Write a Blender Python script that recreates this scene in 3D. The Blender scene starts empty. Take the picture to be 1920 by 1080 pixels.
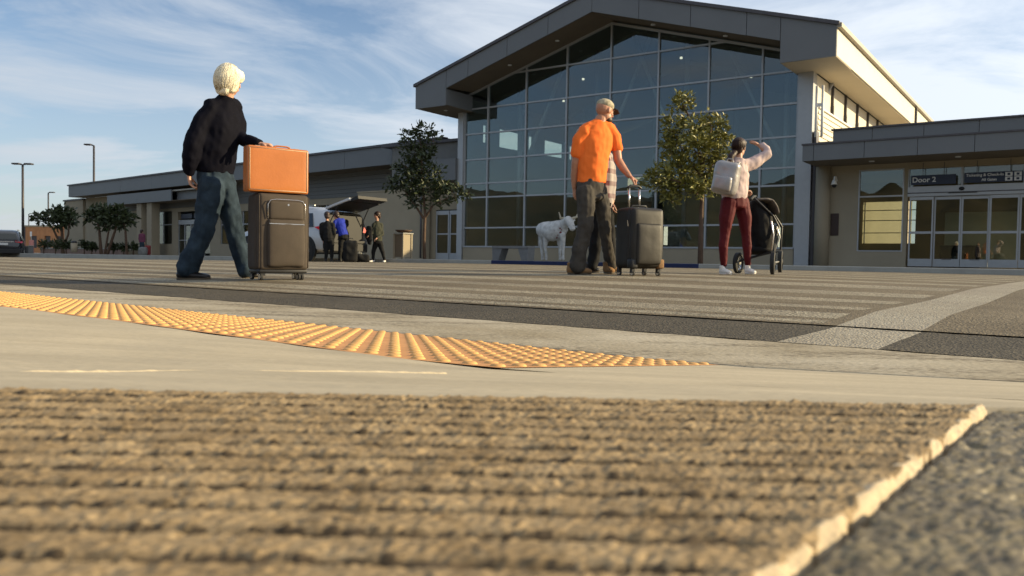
import bpy, bmesh, math, random
import numpy as np
from mathutils import Vector, Matrix, noise
rnd = random.Random(7)
S = bpy.context.scene
COL = S.collection
# ------------------------------------------------------------------ camera
CAMH = 0.07; F = 1500.0
PIT = math.atan(52/1500); ROLL = 0.017
_f = Vector((0, math.cos(PIT), -math.sin(PIT))); _r = Vector((1, 0, 0)); _u = Vector((0, math.sin(PIT), math.cos(PIT)))
_r2 = _r*math.cos(ROLL) + _u*math.sin(ROLL); _u2 = _u*math.cos(ROLL) - _r*math.sin(ROLL)
CP = Vector((0, 0, CAMH))
cam_d = bpy.data.cameras.new('camera'); cam = bpy.data.objects.new('camera', cam_d); COL.objects.link(cam)
M = Matrix(((_r2.x, _u2.x, -_f.x), (_r2.y, _u2.y, -_f.y), (_r2.z, _u2.z, -_f.z))).to_4x4(); M.translation = CP
cam.matrix_world = M
cam_d.sensor_width = 36; cam_d.lens = 36*F/1920; cam_d.clip_start = 0.01; cam_d.clip_end = 6000
cam_d.dof.use_dof = True; cam_d.dof.focus_distance = 2.6; cam_d.dof.aperture_fstop = 15
S.camera = cam
S.view_settings.view_transform = 'Standard'; S.view_settings.look = 'None'
S.view_settings.exposure = 0.68; S.view_settings.gamma = 1; S.view_settings.use_curve_mapping = False
# ------------------------------------------------------------------ world + sun
SUN_EL = math.radians(16); SUN_DIR = Vector((1.0, 0.04, 0)).normalized()
W = bpy.data.worlds.new('World'); S.world = W; W.use_nodes = True
nt = W.node_tree; nt.nodes.clear()
def wn(t, **k):
    n = nt.nodes.new(t)
    for a, b in k.items(): setattr(n, a, b)
    return n
out = wn('ShaderNodeOutputWorld'); bg = wn('ShaderNodeBackground'); sky = wn('ShaderNodeTexSky', sky_type='NISHITA')
sky.sun_disc = False; sky.sun_elevation = SUN_EL; sky.sun_rotation = math.atan2(SUN_DIR.x, SUN_DIR.y)
sky.air_density = 1.0; sky.dust_density = 0.5; sky.ozone_density = 3.5
bg.inputs[1].default_value = 0.094
tc = wn('ShaderNodeTexCoord'); sep = wn('ShaderNodeSeparateXYZ'); nt.links.new(tc.outputs['Generated'], sep.inputs[0])
def mth(op, a, b=None, c=None):
    n = wn('ShaderNodeMath', operation=op)
    for i, v in enumerate((a, b, c)):
        if v is None: continue
        if isinstance(v, (int, float)): n.inputs[i].default_value = v
        else: nt.links.new(v, n.inputs[i])
    return n.outputs[0]
den = mth('ADD', mth('MAXIMUM', sep.outputs[2], 0.0), 0.16)
cx = mth('DIVIDE', sep.outputs[0], den); cy = mth('DIVIDE', sep.outputs[1], den)
comb = wn('ShaderNodeCombineXYZ'); nt.links.new(cx, comb.inputs[0]); nt.links.new(cy, comb.inputs[1])
mp = wn('ShaderNodeMapping'); mp.inputs['Rotation'].default_value = (0, 0, 0.55); mp.inputs['Scale'].default_value = (0.9, 1.35, 1); mp.inputs['Location'].default_value = (3.1, 1.7, 0)
nt.links.new(comb.outputs[0], mp.inputs[0])
n1 = wn('ShaderNodeTexNoise'); n1.inputs['Scale'].default_value = 1.15; n1.inputs['Detail'].default_value = 9; n1.inputs['Roughness'].default_value = 0.6; n1.inputs['Distortion'].default_value = 0.9
nt.links.new(mp.outputs[0], n1.inputs['Vector'])
n2 = wn('ShaderNodeTexNoise'); n2.inputs['Scale'].default_value = 0.42; n2.inputs['Detail'].default_value = 3; n2.inputs['Distortion'].default_value = 0.3
nt.links.new(mp.outputs[0], n2.inputs['Vector'])
# more cloud towards the right, as in the photograph
side = mth('MULTIPLY', sep.outputs[0], 0.13)
dens = mth('ADD', mth('ADD', mth('MULTIPLY', n1.outputs[0], 0.68), mth('MULTIPLY', n2.outputs[0], 0.5)), side)
cr = wn('ShaderNodeMapRange', interpolation_type='SMOOTHSTEP'); nt.links.new(dens, cr.inputs[0])
cr.inputs[1].default_value = 0.37; cr.inputs[2].default_value = 0.74
horizon = wn('ShaderNodeMapRange'); nt.links.new(sep.outputs[2], horizon.inputs[0])
horizon.inputs[1].default_value = 0.0; horizon.inputs[2].default_value = 0.34; horizon.inputs[3].default_value = 0.62; horizon.inputs[4].default_value = 0.0
cl = mth('MINIMUM', mth('MAXIMUM', cr.outputs[0], horizon.outputs[0]), 0.93)
# clouds near the sun are brighter
dotp = wn('ShaderNodeVectorMath', operation='DOT_PRODUCT'); nt.links.new(tc.outputs['Generated'], dotp.inputs[0])
dotp.inputs[1].default_value = (SUN_DIR.x*math.cos(SUN_EL), SUN_DIR.y*math.cos(SUN_EL), math.sin(SUN_EL))
glow = wn('ShaderNodeMapRange'); nt.links.new(dotp.outputs['Value'], glow.inputs[0])
glow.inputs[1].default_value = -0.6; glow.inputs[2].default_value = 0.75; glow.inputs[3].default_value = 4.3; glow.inputs[4].default_value = 7.0
ccol = wn('ShaderNodeVectorMath', operation='SCALE'); ccol.inputs[0].default_value = (0.93, 1.0, 1.09); nt.links.new(glow.outputs[0], ccol.inputs['Scale'])
mix = wn('ShaderNodeMix', data_type='RGBA'); nt.links.new(cl, mix.inputs['Factor']); nt.links.new(sky.outputs[0], mix.inputs['A']); nt.links.new(ccol.outputs[0], mix.inputs['B'])
nt.links.new(mix.outputs['Result'], bg.inputs[0]); nt.links.new(bg.outputs[0], out.inputs[0])
sun_d = bpy.data.lights.new('sun', 'SUN'); sun = bpy.data.objects.new('sun', sun_d); COL.objects.link(sun)
sun_d.energy = 5.0; sun_d.angle = math.radians(0.5); sun_d.color = (1.0, 0.81, 0.49)
sun.rotation_euler = Vector((SUN_DIR.x*math.cos(SUN_EL), SUN_DIR.y*math.cos(SUN_EL), math.sin(SUN_EL))).to_track_quat('Z', 'Y').to_euler()
sun.location = (20, -5, 20)
# ------------------------------------------------------------------ pixel helpers (photograph pixels -> places)
def ray(x, y): return (x-960)/F*_r2 + (540-y)/F*_u2 + _f
def at(x, y, Y):
    d = ray(x, y); return CP + d*(Y/d.y)
# ------------------------------------------------------------------ materials
def nodes(name):
    m = bpy.data.materials.new(name); m.use_nodes = True
    t = m.node_tree; t.nodes.clear(); return m, t
def mat(name, col, rough=0.65, metal=0.0, var=0.12, scale=6.0, bump=0.0, bscale=60.0, col2=None, stretch=(1, 1, 1), fine=0.0, fscale=200.0, spec=0.4, coat=0.0, sheen=0.0, trans=0.0, alpha=None):
    m, t = nodes(name); N = t.nodes; K = t.links
    o = N.new('ShaderNodeOutputMaterial'); b = N.new('ShaderNodeBsdfPrincipled'); K.new(b.outputs[0], o.inputs[0])
    b.inputs['Roughness'].default_value = rough; b.inputs['Metallic'].default_value = metal
    b.inputs['Specular IOR Level'].default_value = spec; b.inputs['Coat Weight'].default_value = coat; b.inputs['Sheen Weight'].default_value = sheen
    c = N.new('ShaderNodeTexCoord'); mp = N.new('ShaderNodeMapping'); mp.inputs['Scale'].default_value = stretch; K.new(c.outputs['Object'], mp.inputs[0])
    n = N.new('ShaderNodeTexNoise'); n.inputs['Scale'].default_value = scale; n.inputs['Detail'].default_value = 5; n.inputs['Roughness'].default_value = 0.6
    K.new(mp.outputs[0], n.inputs['Vector'])
    mr = N.new('ShaderNodeMapRange'); mr.inputs[1].default_value = 0.3; mr.inputs[2].default_value = 0.7; K.new(n.outputs[0], mr.inputs[0])
    mx = N.new('ShaderNodeMix'); mx.data_type = 'RGBA'; K.new(mr.outputs[0], mx.inputs['Factor'])
    a = tuple(max(0, v*(1-var)) for v in col) + (1,); z = (tuple(col2) if col2 else tuple(min(1, v*(1+var)) for v in col)) + (1,)
    mx.inputs['A'].default_value = a; mx.inputs['B'].default_value = z
    last = mx.outputs['Result']
    if fine:
        f = N.new('ShaderNodeTexNoise'); f.inputs['Scale'].default_value = fscale; f.inputs['Detail'].default_value = 3; K.new(mp.outputs[0], f.inputs['Vector'])
        fr = N.new('ShaderNodeMapRange'); fr.inputs[1].default_value = 0.3; fr.inputs[2].default_value = 0.7; fr.inputs[3].default_value = 1-fine; fr.inputs[4].default_value = 1+fine; K.new(f.outputs[0], fr.inputs[0])
        vm = N.new('ShaderNodeVectorMath'); vm.operation = 'SCALE'; K.new(last, vm.inputs[0]); K.new(fr.outputs[0], vm.inputs['Scale']); last = vm.outputs[0]
    K.new(last, b.inputs['Base Color'])
    if bump:
        bn = N.new('ShaderNodeTexNoise'); bn.inputs['Scale'].default_value = bscale; bn.inputs['Detail'].default_value = 4; K.new(mp.outputs[0], bn.inputs['Vector'])
        bp = N.new('ShaderNodeBump'); bp.inputs['Strength'].default_value = 1.0; bp.inputs['Distance'].default_value = bump; K.new(bn.outputs[0], bp.inputs['Height']); K.new(bp.outputs[0], b.inputs['Normal'])
    return m
def glass_mat(name, tint, refl=0.12, rough=0.0):
    m, t = nodes(name); N = t.nodes; K = t.links
    o = N.new('ShaderNodeOutputMaterial'); g = N.new('ShaderNodeBsdfGlossy'); g.inputs['Roughness'].default_value = rough; g.inputs['Color'].default_value = (0.78, 0.80, 0.82, 1)
    tr = N.new('ShaderNodeBsdfTransparent'); tr.inputs['Color'].default_value = tint + (1,)
    fr = N.new('ShaderNodeFresnel'); ge = N.new('ShaderNodeNewGeometry'); io = N.new('ShaderNodeMapRange'); io.inputs[3].default_value = 1.5; io.inputs[4].default_value = 1/1.5; K.new(ge.outputs['Backfacing'], io.inputs[0]); K.new(io.outputs[0], fr.inputs[0])
    ad = N.new('ShaderNodeMath'); ad.operation = 'ADD'; ad.use_clamp = True; ad.inputs[1].default_value = refl; K.new(fr.outputs[0], ad.inputs[0])
    mx = N.new('ShaderNodeMixShader'); K.new(ad.outputs[0], mx.inputs[0]); K.new(tr.outputs[0], mx.inputs[1]); K.new(g.outputs[0], mx.inputs[2]); K.new(mx.outputs[0], o.inputs[0])
    return m
def lamp_mat(name, col, e):
    m, t = nodes(name); N = t.nodes; o = N.new('ShaderNodeOutputMaterial'); em = N.new('ShaderNodeEmission'); em.inputs[0].default_value = col + (1,); em.inputs[1].default_value = e
    t.links.new(em.outputs[0], o.inputs[0]); return m
def asphalt_mat(name, col, col2, paint=None, fine=0.5, wear=0.5):
    """aggregate speckle, large patches; with paint: worn paint letting the asphalt through"""
    m, t = nodes(name); N = t.nodes; K = t.links
    o = N.new('ShaderNodeOutputMaterial'); b = N.new('ShaderNodeBsdfPrincipled'); K.new(b.outputs[0], o.inputs[0]); b.inputs['Roughness'].default_value = 0.8; b.inputs['Specular IOR Level'].default_value = 0.25
    g = N.new('ShaderNodeTexCoord')
    def no(scale, detail=4, w=0):
        n = N.new('ShaderNodeTexNoise'); n.inputs['Scale'].default_value = scale; n.inputs['Detail'].default_value = detail; n.inputs['Roughness'].default_value = 0.65; K.new(g.outputs['Object'], n.inputs['Vector']); return n.outputs[0]
    def rg(v, a, c, d=0.0, e=1.0):
        n = N.new('ShaderNodeMapRange'); n.inputs[1].default_value = a; n.inputs[2].default_value = c; n.inputs[3].default_value = d; n.inputs[4].default_value = e; K.new(v, n.inputs[0]); return n.outputs[0]
    mx = N.new('ShaderNodeMix'); mx.data_type = 'RGBA'; K.new(rg(no(1.3), 0.35, 0.65), mx.inputs['Factor']); mx.inputs['A'].default_value = col + (1,); mx.inputs['B'].default_value = col2 + (1,)
    last = mx.outputs['Result']
    st_ = N.new('ShaderNodeMix'); st_.data_type = 'RGBA'; K.new(rg(no(2.6, 6), 0.60, 0.70, 0, 0.55), st_.inputs['Factor']); K.new(last, st_.inputs['A']); st_.inputs['B'].default_value = (0.05, 0.043, 0.034, 1); last = st_.outputs['Result']
    vo = N.new('ShaderNodeTexVoronoi'); vo.inputs['Scale'].default_value = 110; K.new(g.outputs['Object'], vo.inputs['Vector'])
    sp = N.new('ShaderNodeSeparateColor'); K.new(vo.outputs['Color'], sp.inputs[0])
    vm = N.new('ShaderNodeVectorMath'); vm.operation = 'SCALE'; K.new(last, vm.inputs[0]); K.new(rg(sp.outputs[0], 0, 1, 1-fine, 1+fine), vm.inputs['Scale']); last = vm.outputs[0]
    if paint:
        px = N.new('ShaderNodeMix'); px.data_type = 'RGBA'
        fac = N.new('ShaderNodeMath'); fac.operation = 'MULTIPLY'; K.new(rg(no(70, 3), wear-0.12, wear+0.05, 1, 0), fac.inputs[0]); K.new(rg(no(0.9, 3), 0.3, 0.6, 0.45, 1.0), fac.inputs[1])
        K.new(fac.outputs[0], px.inputs['Factor']); K.new(last, px.inputs['A']); px.inputs['B'].default_value = paint + (1,); last = px.outputs['Result']
    K.new(last, b.inputs['Base Color'])
    bp = N.new('ShaderNodeBump'); bp.inputs['Distance'].default_value = 0.004; K.new(vo.outputs['Distance'], bp.inputs['Height']); K.new(bp.outputs[0], b.inputs['Normal'])
    return m
MT = {}
def mm(k, *a, **kw):
    MT[k] = mat(k, *a, **kw); return MT[k]
mm('grooved_concrete', (0.235, 0.163, 0.086), 0.9, var=0.25, scale=30, fine=0.38, fscale=420, col2=(0.35, 0.255, 0.142), spec=0.2)
mm('groove_dark', (0.10, 0.07, 0.04), 0.95, var=0.3, scale=40, fine=0.3, fscale=260)  # darker brown for the groove bottoms
mm('concrete_edge', (0.46, 0.36, 0.23), 0.8, var=0.15, scale=40, fine=0.2, fscale=300)
mm('rough_aggregate', (0.10, 0.075, 0.036), 0.55, var=0.45, scale=60, fine=0.6, fscale=420, col2=(0.20, 0.158, 0.080), spec=0.5)
mm('concrete', (0.43, 0.365, 0.258), 0.85, var=0.14, scale=2.2, fine=0.12, fscale=90, bump=0.0012, bscale=45, stretch=(1, 3.2, 1), spec=0.2)
mm('gutter_concrete', (0.34, 0.295, 0.215), 0.85, var=0.20, scale=2.0, fine=0.22, fscale=80, bump=0.002, bscale=60, col2=(0.46, 0.40, 0.30), spec=0.2)
def dirty():
    m = mat('gutter_dirty', (0.35, 0.29, 0.195), 0.9, var=0.15, scale=2.0, fine=0.2, fscale=90, bump=0.002, bscale=60, col2=(0.44, 0.385, 0.29), spec=0.2)
    t = m.node_tree; N = t.nodes; K = t.links; b = [n for n in N if n.type == 'BSDF_PRINCIPLED'][0]; src = b.inputs['Base Color'].links[0].from_socket
    c = N.new('ShaderNodeTexCoord'); mp = N.new('ShaderNodeMapping'); mp.inputs['Rotation'].default_value = (0, 0, 0.64); mp.inputs['Scale'].default_value = (0.8, 3.5, 1); K.new(c.outputs['Object'], mp.inputs[0])
    a = N.new('ShaderNodeTexNoise'); a.inputs['Scale'].default_value = 1.6; a.inputs['Detail'].default_value = 3; K.new(mp.outputs[0], a.inputs['Vector'])
    f = N.new('ShaderNodeTexNoise'); f.inputs['Scale'].default_value = 45; f.inputs['Detail'].default_value = 4; K.new(mp.outputs[0], f.inputs['Vector'])
    ad = N.new('ShaderNodeMath'); ad.operation = 'ADD'; K.new(a.outputs[0], ad.inputs[0]); K.new(f.outputs[0], ad.inputs[1])
    r = N.new('ShaderNodeMapRange'); r.inputs[1].default_value = 1.03; r.inputs[2].default_value = 1.16; r.inputs[4].default_value = 0.8; K.new(ad.outputs[0], r.inputs[0])
    mx = N.new('ShaderNodeMix'); mx.data_type = 'RGBA'; K.new(r.outputs[0], mx.inputs['Factor']); K.new(src, mx.inputs['A']); mx.inputs['B'].default_value = (0.09, 0.07, 0.045, 1); K.new(mx.outputs['Result'], b.inputs['Base Color']); MT['gutter_dirty'] = m
dirty()
mm('yellow_plastic', (0.52, 0.245, 0.085), 0.65, var=0.10, scale=12, fine=0.06, fscale=120, col2=(0.60, 0.30, 0.11), spec=0.35)
mm('dome_yellow', (0.60, 0.335, 0.115), 0.62, var=0.10, scale=20, fine=0.06, spec=0.35)
MT['asphalt'] = asphalt_mat('asphalt', (0.130, 0.102, 0.064), (0.185, 0.148, 0.095), fine=0.4)
MT['asphalt_dark'] = asphalt_mat('asphalt_dark', (0.064, 0.054, 0.038), (0.088, 0.073, 0.050), fine=0.5)
MT['bar_paint'] = asphalt_mat('bar_paint', (0.135, 0.112, 0.078), (0.19, 0.16, 0.11), paint=(0.44, 0.385, 0.275), wear=0.52)
MT['line_paint'] = asphalt_mat('line_paint', (0.19, 0.16, 0.115), (0.24, 0.20, 0.15), paint=(0.38, 0.34, 0.26), wear=0.58, fine=0.4)
mm('plaza', (0.26, 0.235, 0.19), 0.8, var=0.1, scale=0.7, fine=0.1)
mm('kerb', (0.34, 0.33, 0.29), 0.8, var=0.12, scale=2)
mm('blue_paint', (0.010, 0.018, 0.07), 0.6, var=0.2, scale=4)
mm('fascia', (0.138, 0.145, 0.150), 0.5, metal=0.0, var=0.05, scale=0.6, bump=0.0005, bscale=4)
mm('cap_metal', (0.07, 0.065, 0.07), 0.5, var=0.1)
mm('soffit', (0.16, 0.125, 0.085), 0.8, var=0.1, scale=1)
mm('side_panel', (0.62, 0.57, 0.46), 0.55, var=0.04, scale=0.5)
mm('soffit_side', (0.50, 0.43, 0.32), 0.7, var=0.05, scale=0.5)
mm('aluminium', (0.36, 0.37, 0.38), 0.4, metal=0.35, var=0.04)
mm('stucco', (0.30, 0.255, 0.18), 0.9, var=0.07, scale=0.8, bump=0.002, bscale=50)
mm('stucco_dark', (0.30, 0.25, 0.17), 0.9, var=0.07, scale=0.8, bump=0.002, bscale=50)
mm('siding', (0.14, 0.143, 0.138), 0.7, var=0.06)
mm('roof_metal', (0.30, 0.27, 0.22), 0.45, metal=0.3, var=0.06)
mm('floor_tile', (0.20, 0.18, 0.15), 0.35, var=0.1, scale=1)
mm('interior_wall', (0.24, 0.25, 0.23), 0.85, var=0.05)
mm('interior_ceiling', (0.20, 0.21, 0.21), 0.85, var=0.05)
mm('white_paint', (0.75, 0.74, 0.70), 0.5, var=0.04)
mm('sign_navy', (0.012, 0.02, 0.045), 0.4, var=0.05)
mm('sign_white', (0.62, 0.62, 0.60), 0.5, var=0.02)
mm('black_plastic', (0.014, 0.014, 0.015), 0.45, var=0.2)
mm('rubber', (0.02, 0.02, 0.02), 0.75, var=0.2)
mm('chrome', (0.62, 0.60, 0.58), 0.22, metal=1.0, var=0.03)
mm('steel', (0.38, 0.37, 0.34), 0.38, metal=0.8, var=0.08)
mm('bench_concrete', (0.17, 0.175, 0.18), 0.85, var=0.1, scale=5)
mm('bark', (0.09, 0.055, 0.035), 0.9, var=0.3, scale=14, bump=0.008, bscale=30, stretch=(1, 1, 0.3))
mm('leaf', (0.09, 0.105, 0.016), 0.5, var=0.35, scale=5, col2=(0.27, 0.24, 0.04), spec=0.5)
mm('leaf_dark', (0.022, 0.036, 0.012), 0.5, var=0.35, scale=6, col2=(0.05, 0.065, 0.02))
mm('hill_grass', (0.13, 0.115, 0.055), 0.95, var=0.35, scale=0.02, col2=(0.07, 0.075, 0.035))
mm('wood_hill', (0.035, 0.04, 0.018), 0.95, var=0.5, scale=0.03, col2=(0.10, 0.075, 0.035))
mm('earth', (0.16, 0.14, 0.10), 0.95, var=0.2, scale=0.05)
MT['hall_glass'] = glass_mat('hall_glass', (0.74, 0.80, 0.78), 0.045); MT['clear_glass'] = glass_mat('clear_glass', (0.98, 0.98, 0.9), 0.0)
MT['door_glass'] = glass_mat('door_glass', (0.68, 0.72, 0.66), 0.05)
MT['car_glass'] = glass_mat('car_glass', (0.10, 0.12, 0.13), 0.05)
MT['light'] = lamp_mat('light', (1.0, 0.9, 0.7), 0.9)
# ------------------------------------------------------------------ object helpers
def tag(o, label=None, cat=None, group=None, kind=None):
    if label: o['label'] = label
    if cat: o['category'] = cat
    if group: o['group'] = group
    if kind: o['kind'] = kind
    return o
def empty(name, loc=(0, 0, 0), rz=0, label=None, cat=None, group=None):
    o = bpy.data.objects.new(name, None); COL.objects.link(o); o.location = loc; o.rotation_euler = (0, 0, rz); o.empty_display_size = 0.2
    return tag(o, label, cat, group)
def link_mesh(name, me, m=None, parent=None, smooth=False):
    if m is not None:
        me.materials.clear(); me.materials.append(MT[m] if isinstance(m, str) else m)
    if smooth: me.polygons.foreach_set('use_smooth', [True]*len(me.polygons))
    o = bpy.data.objects.new(name, me); COL.objects.link(o); o.parent = parent
    return o
def copy_tree(o, parent=None):
    c = o.copy(); COL.objects.link(c); c.parent = parent
    for ch in o.children: copy_tree(ch, c)
    return c
V = Vector
class MB:
    def __init__(s): s.v = []; s.f = []
    def add(s, vs, fs):
        b = len(s.v); s.v += [tuple(p) for p in vs]; s.f += [tuple(i+b for i in f) for f in fs]; return s
    def box(s, a, b, M=None):
        x0, y0, z0 = a; x1, y1, z1 = b
        x0, x1 = min(x0, x1), max(x0, x1); y0, y1 = min(y0, y1), max(y0, y1); z0, z1 = min(z0, z1), max(z0, z1)
        vs = [V(p) for p in ((x0, y0, z0), (x1, y0, z0), (x1, y1, z0), (x0, y1, z0), (x0, y0, z1), (x1, y0, z1), (x1, y1, z1), (x0, y1, z1))]
        if M is not None: vs = [M @ p for p in vs]
        return s.add(vs, [(0, 3, 2, 1), (4, 5, 6, 7), (0, 1, 5, 4), (1, 2, 6, 5), (2, 3, 7, 6), (3, 0, 4, 7)])
    def prism(s, poly, off):
        """poly: list of 3d points, off: extrusion vector"""
        n = len(poly); off = V(off); vs = [V(p) for p in poly] + [V(p)+off for p in poly]
        return s.add(vs, [tuple(range(n))[::-1], tuple(range(n, 2*n))] + [(i, (i+1) % n, n+(i+1) % n, n+i) for i in range(n)])
    def loft(s, pts, rad, side=None, seg=12, cap=0.6):
        """tube through pts; rad = r or (r_side, r_other) each"""
        pts = [V(p) for p in pts]; n = len(pts); rad = [(r, r) if isinstance(r, (int, float)) else r for r in rad]
        T = [(pts[min(i+1, n-1)] - pts[max(i-1, 0)]).normalized() for i in range(n)]
        if side is None:
            side = V((1, 0, 0)) if abs(T[0].x) < 0.8 else V((0, 1, 0))
        side = V(side)
        rings = []
        P, R, TT = list(pts), list(rad), list(T)
        if cap:
            def ex(p, t, r):
                m = min(r)
                return [(p + t*m*cap*h, (r[0]*c, r[1]*c)) for h, c in ((0.5, 0.87), (0.87, 0.5), (0.99, 0.14))]
            pre = ex(pts[0], -T[0], rad[0])[::-1]; post = ex(pts[-1], T[-1], rad[-1])
            P = [a for a, b in pre] + P + [a for a, b in post]; R = [b for a, b in pre] + R + [b for a, b in post]; TT = [T[0]]*3 + TT + [T[-1]]*3
        vs = []; fs = []; ps = side
        for p, r, t in zip(P, R, TT):
            sd = (ps - t*ps.dot(t))
            if sd.length < 1e-4: sd = t.orthogonal()
            sd.normalize(); ps = sd; ot = t.cross(sd)
            for k in range(seg):
                a = 2*math.pi*k/seg; vs.append(p + sd*math.cos(a)*r[0] + ot*math.sin(a)*r[1])
        m = len(P)
        for i in range(m-1):
            for k in range(seg):
                fs.append((i*seg+k, i*seg+(k+1) % seg, (i+1)*seg+(k+1) % seg, (i+1)*seg+k))
        fs.append(tuple(range(seg))[::-1]); fs.append(tuple((m-1)*seg+k for k in range(seg)))
        return s.add(vs, fs)
    def tube(s, a, b, r, r2=None, seg=8): return s.loft([a, b], [r, r if r2 is None else r2], seg=seg, cap=0)
    def ell(s, c, r, M=None, seg=16, rings=10):
        c = V(c); vs = []; fs = []
        for i in range(rings+1):
            th = math.pi*i/rings
            for k in range(seg):
                a = 2*math.pi*k/seg; p = V((r[0]*math.sin(th)*math.cos(a), r[1]*math.sin(th)*math.sin(a), r[2]*math.cos(th)))
                if M is not None: p = M @ p
                vs.append(c+p)
        for i in range(rings):
            for k in range(seg): fs.append((i*seg+k, (i+1)*seg+k, (i+1)*seg+(k+1) % seg, i*seg+(k+1) % seg))
        return s.add(vs, fs)
    def disc(s, c, axis, r, w, seg=20, r2=None):
        """solid wheel (r2: hole radius -> ring)"""
        c = V(c); ax = V(axis).normalized(); u = ax.orthogonal().normalized(); v = ax.cross(u)
        def ring(rr, h): return [c + ax*h + u*math.cos(2*math.pi*k/seg)*rr + v*math.sin(2*math.pi*k/seg)*rr for k in range(seg)]
        if r2:
            vs = ring(r, -w/2*0.7) + ring(r*1.0, w/2*0.7) + ring(r2, w/2) + ring(r2, -w/2); n = 4; fs = []
            for j in range(4):
                for k in range(seg): fs.append((j*seg+k, j*seg+(k+1) % seg, ((j+1) % 4)*seg+(k+1) % seg, ((j+1) % 4)*seg+k))
            return s.add(vs, fs)
        vs = ring(r, -w/2) + ring(r, w/2); fs = [(k, (k+1) % seg, seg+(k+1) % seg, seg+k) for k in range(seg)] + [tuple(range(seg))[::-1], tuple(range(seg, 2*seg))]
        return s.add(vs, fs)
    def mesh(s, name):
        me = bpy.data.meshes.new(name); me.from_pydata(s.v, [], s.f); me.update()
        bm = bmesh.new(); bm.from_mesh(me); bmesh.ops.recalc_face_normals(bm, faces=bm.faces); bm.to_mesh(me); bm.free()
        return me
    def build(s, name, m, parent=None, smooth=False, bevel=0, seg=2):
        me = s.mesh(name)
        if bevel:
            bm = bmesh.new(); bm.from_mesh(me)
            bmesh.ops.bevel(bm, geom=[e for e in bm.edges], offset=bevel, segments=seg, profile=0.5, affect='EDGES', clamp_overlap=True)
            bm.to_mesh(me); bm.free(); smooth = False
        return link_mesh(name, me, m, parent, smooth)
def bx(name, a, b, m, parent=None, bevel=0, M=None, seg=2): return MB().box(a, b, M).build(name, m, parent, bevel=bevel, seg=seg)
def remesh(name, mb, m, parent, voxel=0.008, it=4, disp=None):
    """fuse overlapping shells of one body or garment into one smooth surface"""
    me = mb.mesh(name); o = bpy.data.objects.new('tmp', me); COL.objects.link(o)
    r = o.modifiers.new('r', 'REMESH'); r.mode = 'VOXEL'; r.voxel_size = voxel
    if it: s = o.modifiers.new('s', 'SMOOTH'); s.iterations = it; s.factor = 0.5
    dg = bpy.context.evaluated_depsgraph_get(); ev = o.evaluated_get(dg); nm = bpy.data.meshes.new_from_object(ev)
    bpy.data.objects.remove(o); bpy.data.meshes.remove(me); nm.name = name
    if disp:
        for v, nn in zip(nm.vertices, [n.vector.copy() for n in nm.vertex_normals]): v.co = v.co + nn*disp(v.co)
    return link_mesh(name, nm, m, parent, True)
def text(name, body, size, m, parent, loc, rot=(math.pi/2, 0, 0), depth=0.004, align='LEFT', bold=0.0):
    cu = bpy.data.curves.new(name, 'FONT'); cu.body = body; cu.size = size; cu.extrude = depth; cu.align_x = align; cu.offset = bold
    o = bpy.data.objects.new('tmp', cu); COL.objects.link(o)
    me = bpy.data.meshes.new_from_object(o.evaluated_get(bpy.context.evaluated_depsgraph_get())); bpy.data.objects.remove(o)
    q = link_mesh(name, me, m, parent); q.location = loc; q.rotation_euler = rot; return q
def grid_mesh(name, P, m, parent=None, smooth=True):
    """P: array (a,b,3)"""
    a, b = P.shape[:2]; me = bpy.data.meshes.new(name); me.vertices.add(a*b); me.vertices.foreach_set('co', P.reshape(-1).astype(np.float32))
    idx = np.arange(a*b).reshape(a, b); q = np.stack([idx[:-1, :-1], idx[1:, :-1], idx[1:, 1:], idx[:-1, 1:]], -1).reshape(-1)
    nf = (a-1)*(b-1); me.loops.add(nf*4); me.loops.foreach_set('vertex_index', q.astype(np.int32)); me.polygons.add(nf)
    me.polygons.foreach_set('loop_start', np.arange(0, nf*4, 4, dtype=np.int32)); me.polygons.foreach_set('loop_total', np.full(nf, 4, dtype=np.int32)); me.update(calc_edges=True); me.validate()
    o = link_mesh(name, me, m, parent, smooth)
    return o
def up_facing(o):
    me = o.data
    if me.polygons[len(me.polygons)//2].normal.z < 0: me.flip_normals()
    return o
# ------------------------------------------------------------------ ground
EX, EY = 0.802, -0.598; NX, NY = 0.598, 0.802; BX, BY = -0.207, 1.41
def sn(x, y): return (x-BX)*EX + (y-BY)*EY, x*NX + y*NY
def xy(s, n):
    t = n - (BX*NX + BY*NY); return BX + EX*s + NX*t, BY + EY*s + NY*t
NE_ = ([-60, -8, -5, -1.66, -0.94, 0, 0.22, 0.6, 1.0, 1.5], [-0.085, -0.085, -0.09, -0.095, -0.097, -0.106, -0.102, -0.088, -0.065, -0.04])
FE_ = ([-60, -4, -2.3, 0, 0.3, 0.87, 1.8, 60], [-0.15, -0.16, -0.172, -0.186, -0.183, -0.160, -0.12, -0.12])
def guz(s, n):
    t = (n-1.917)/0.733; return float(np.interp(s, *FE_))*(1-t) - 0.185*t
RN = ([2.65, 3.375, 3.379, 4.05, 5, 7.3, 9.6, 18.8], [-0.185, -0.177, -0.172, -0.133, -0.115, -0.066, -0.055, -0.05])
def low(s, n):
    return max(0.0, min(1.0, (s+3.2)/3.2))*float(np.interp(n, [3.4, 5.4, 9, 13, 18.8], [0, 0.026, 0.036, 0.034, 0.01])) + max(0.0, min(40, -s-15))*0.0075*max(0.0, min(1.0, (n-5)/10))
def gz(x, y):
    s, n = sn(x, y)
    if n < 2.65: return guz(s, n)
    if n > 18.8: return plaza_z(s)
    return float(np.interp(n, *RN)) - low(s, n)
def plaza_z(s): return 0.06 - max(0.0, min(40, -s-15))*0.002
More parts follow.
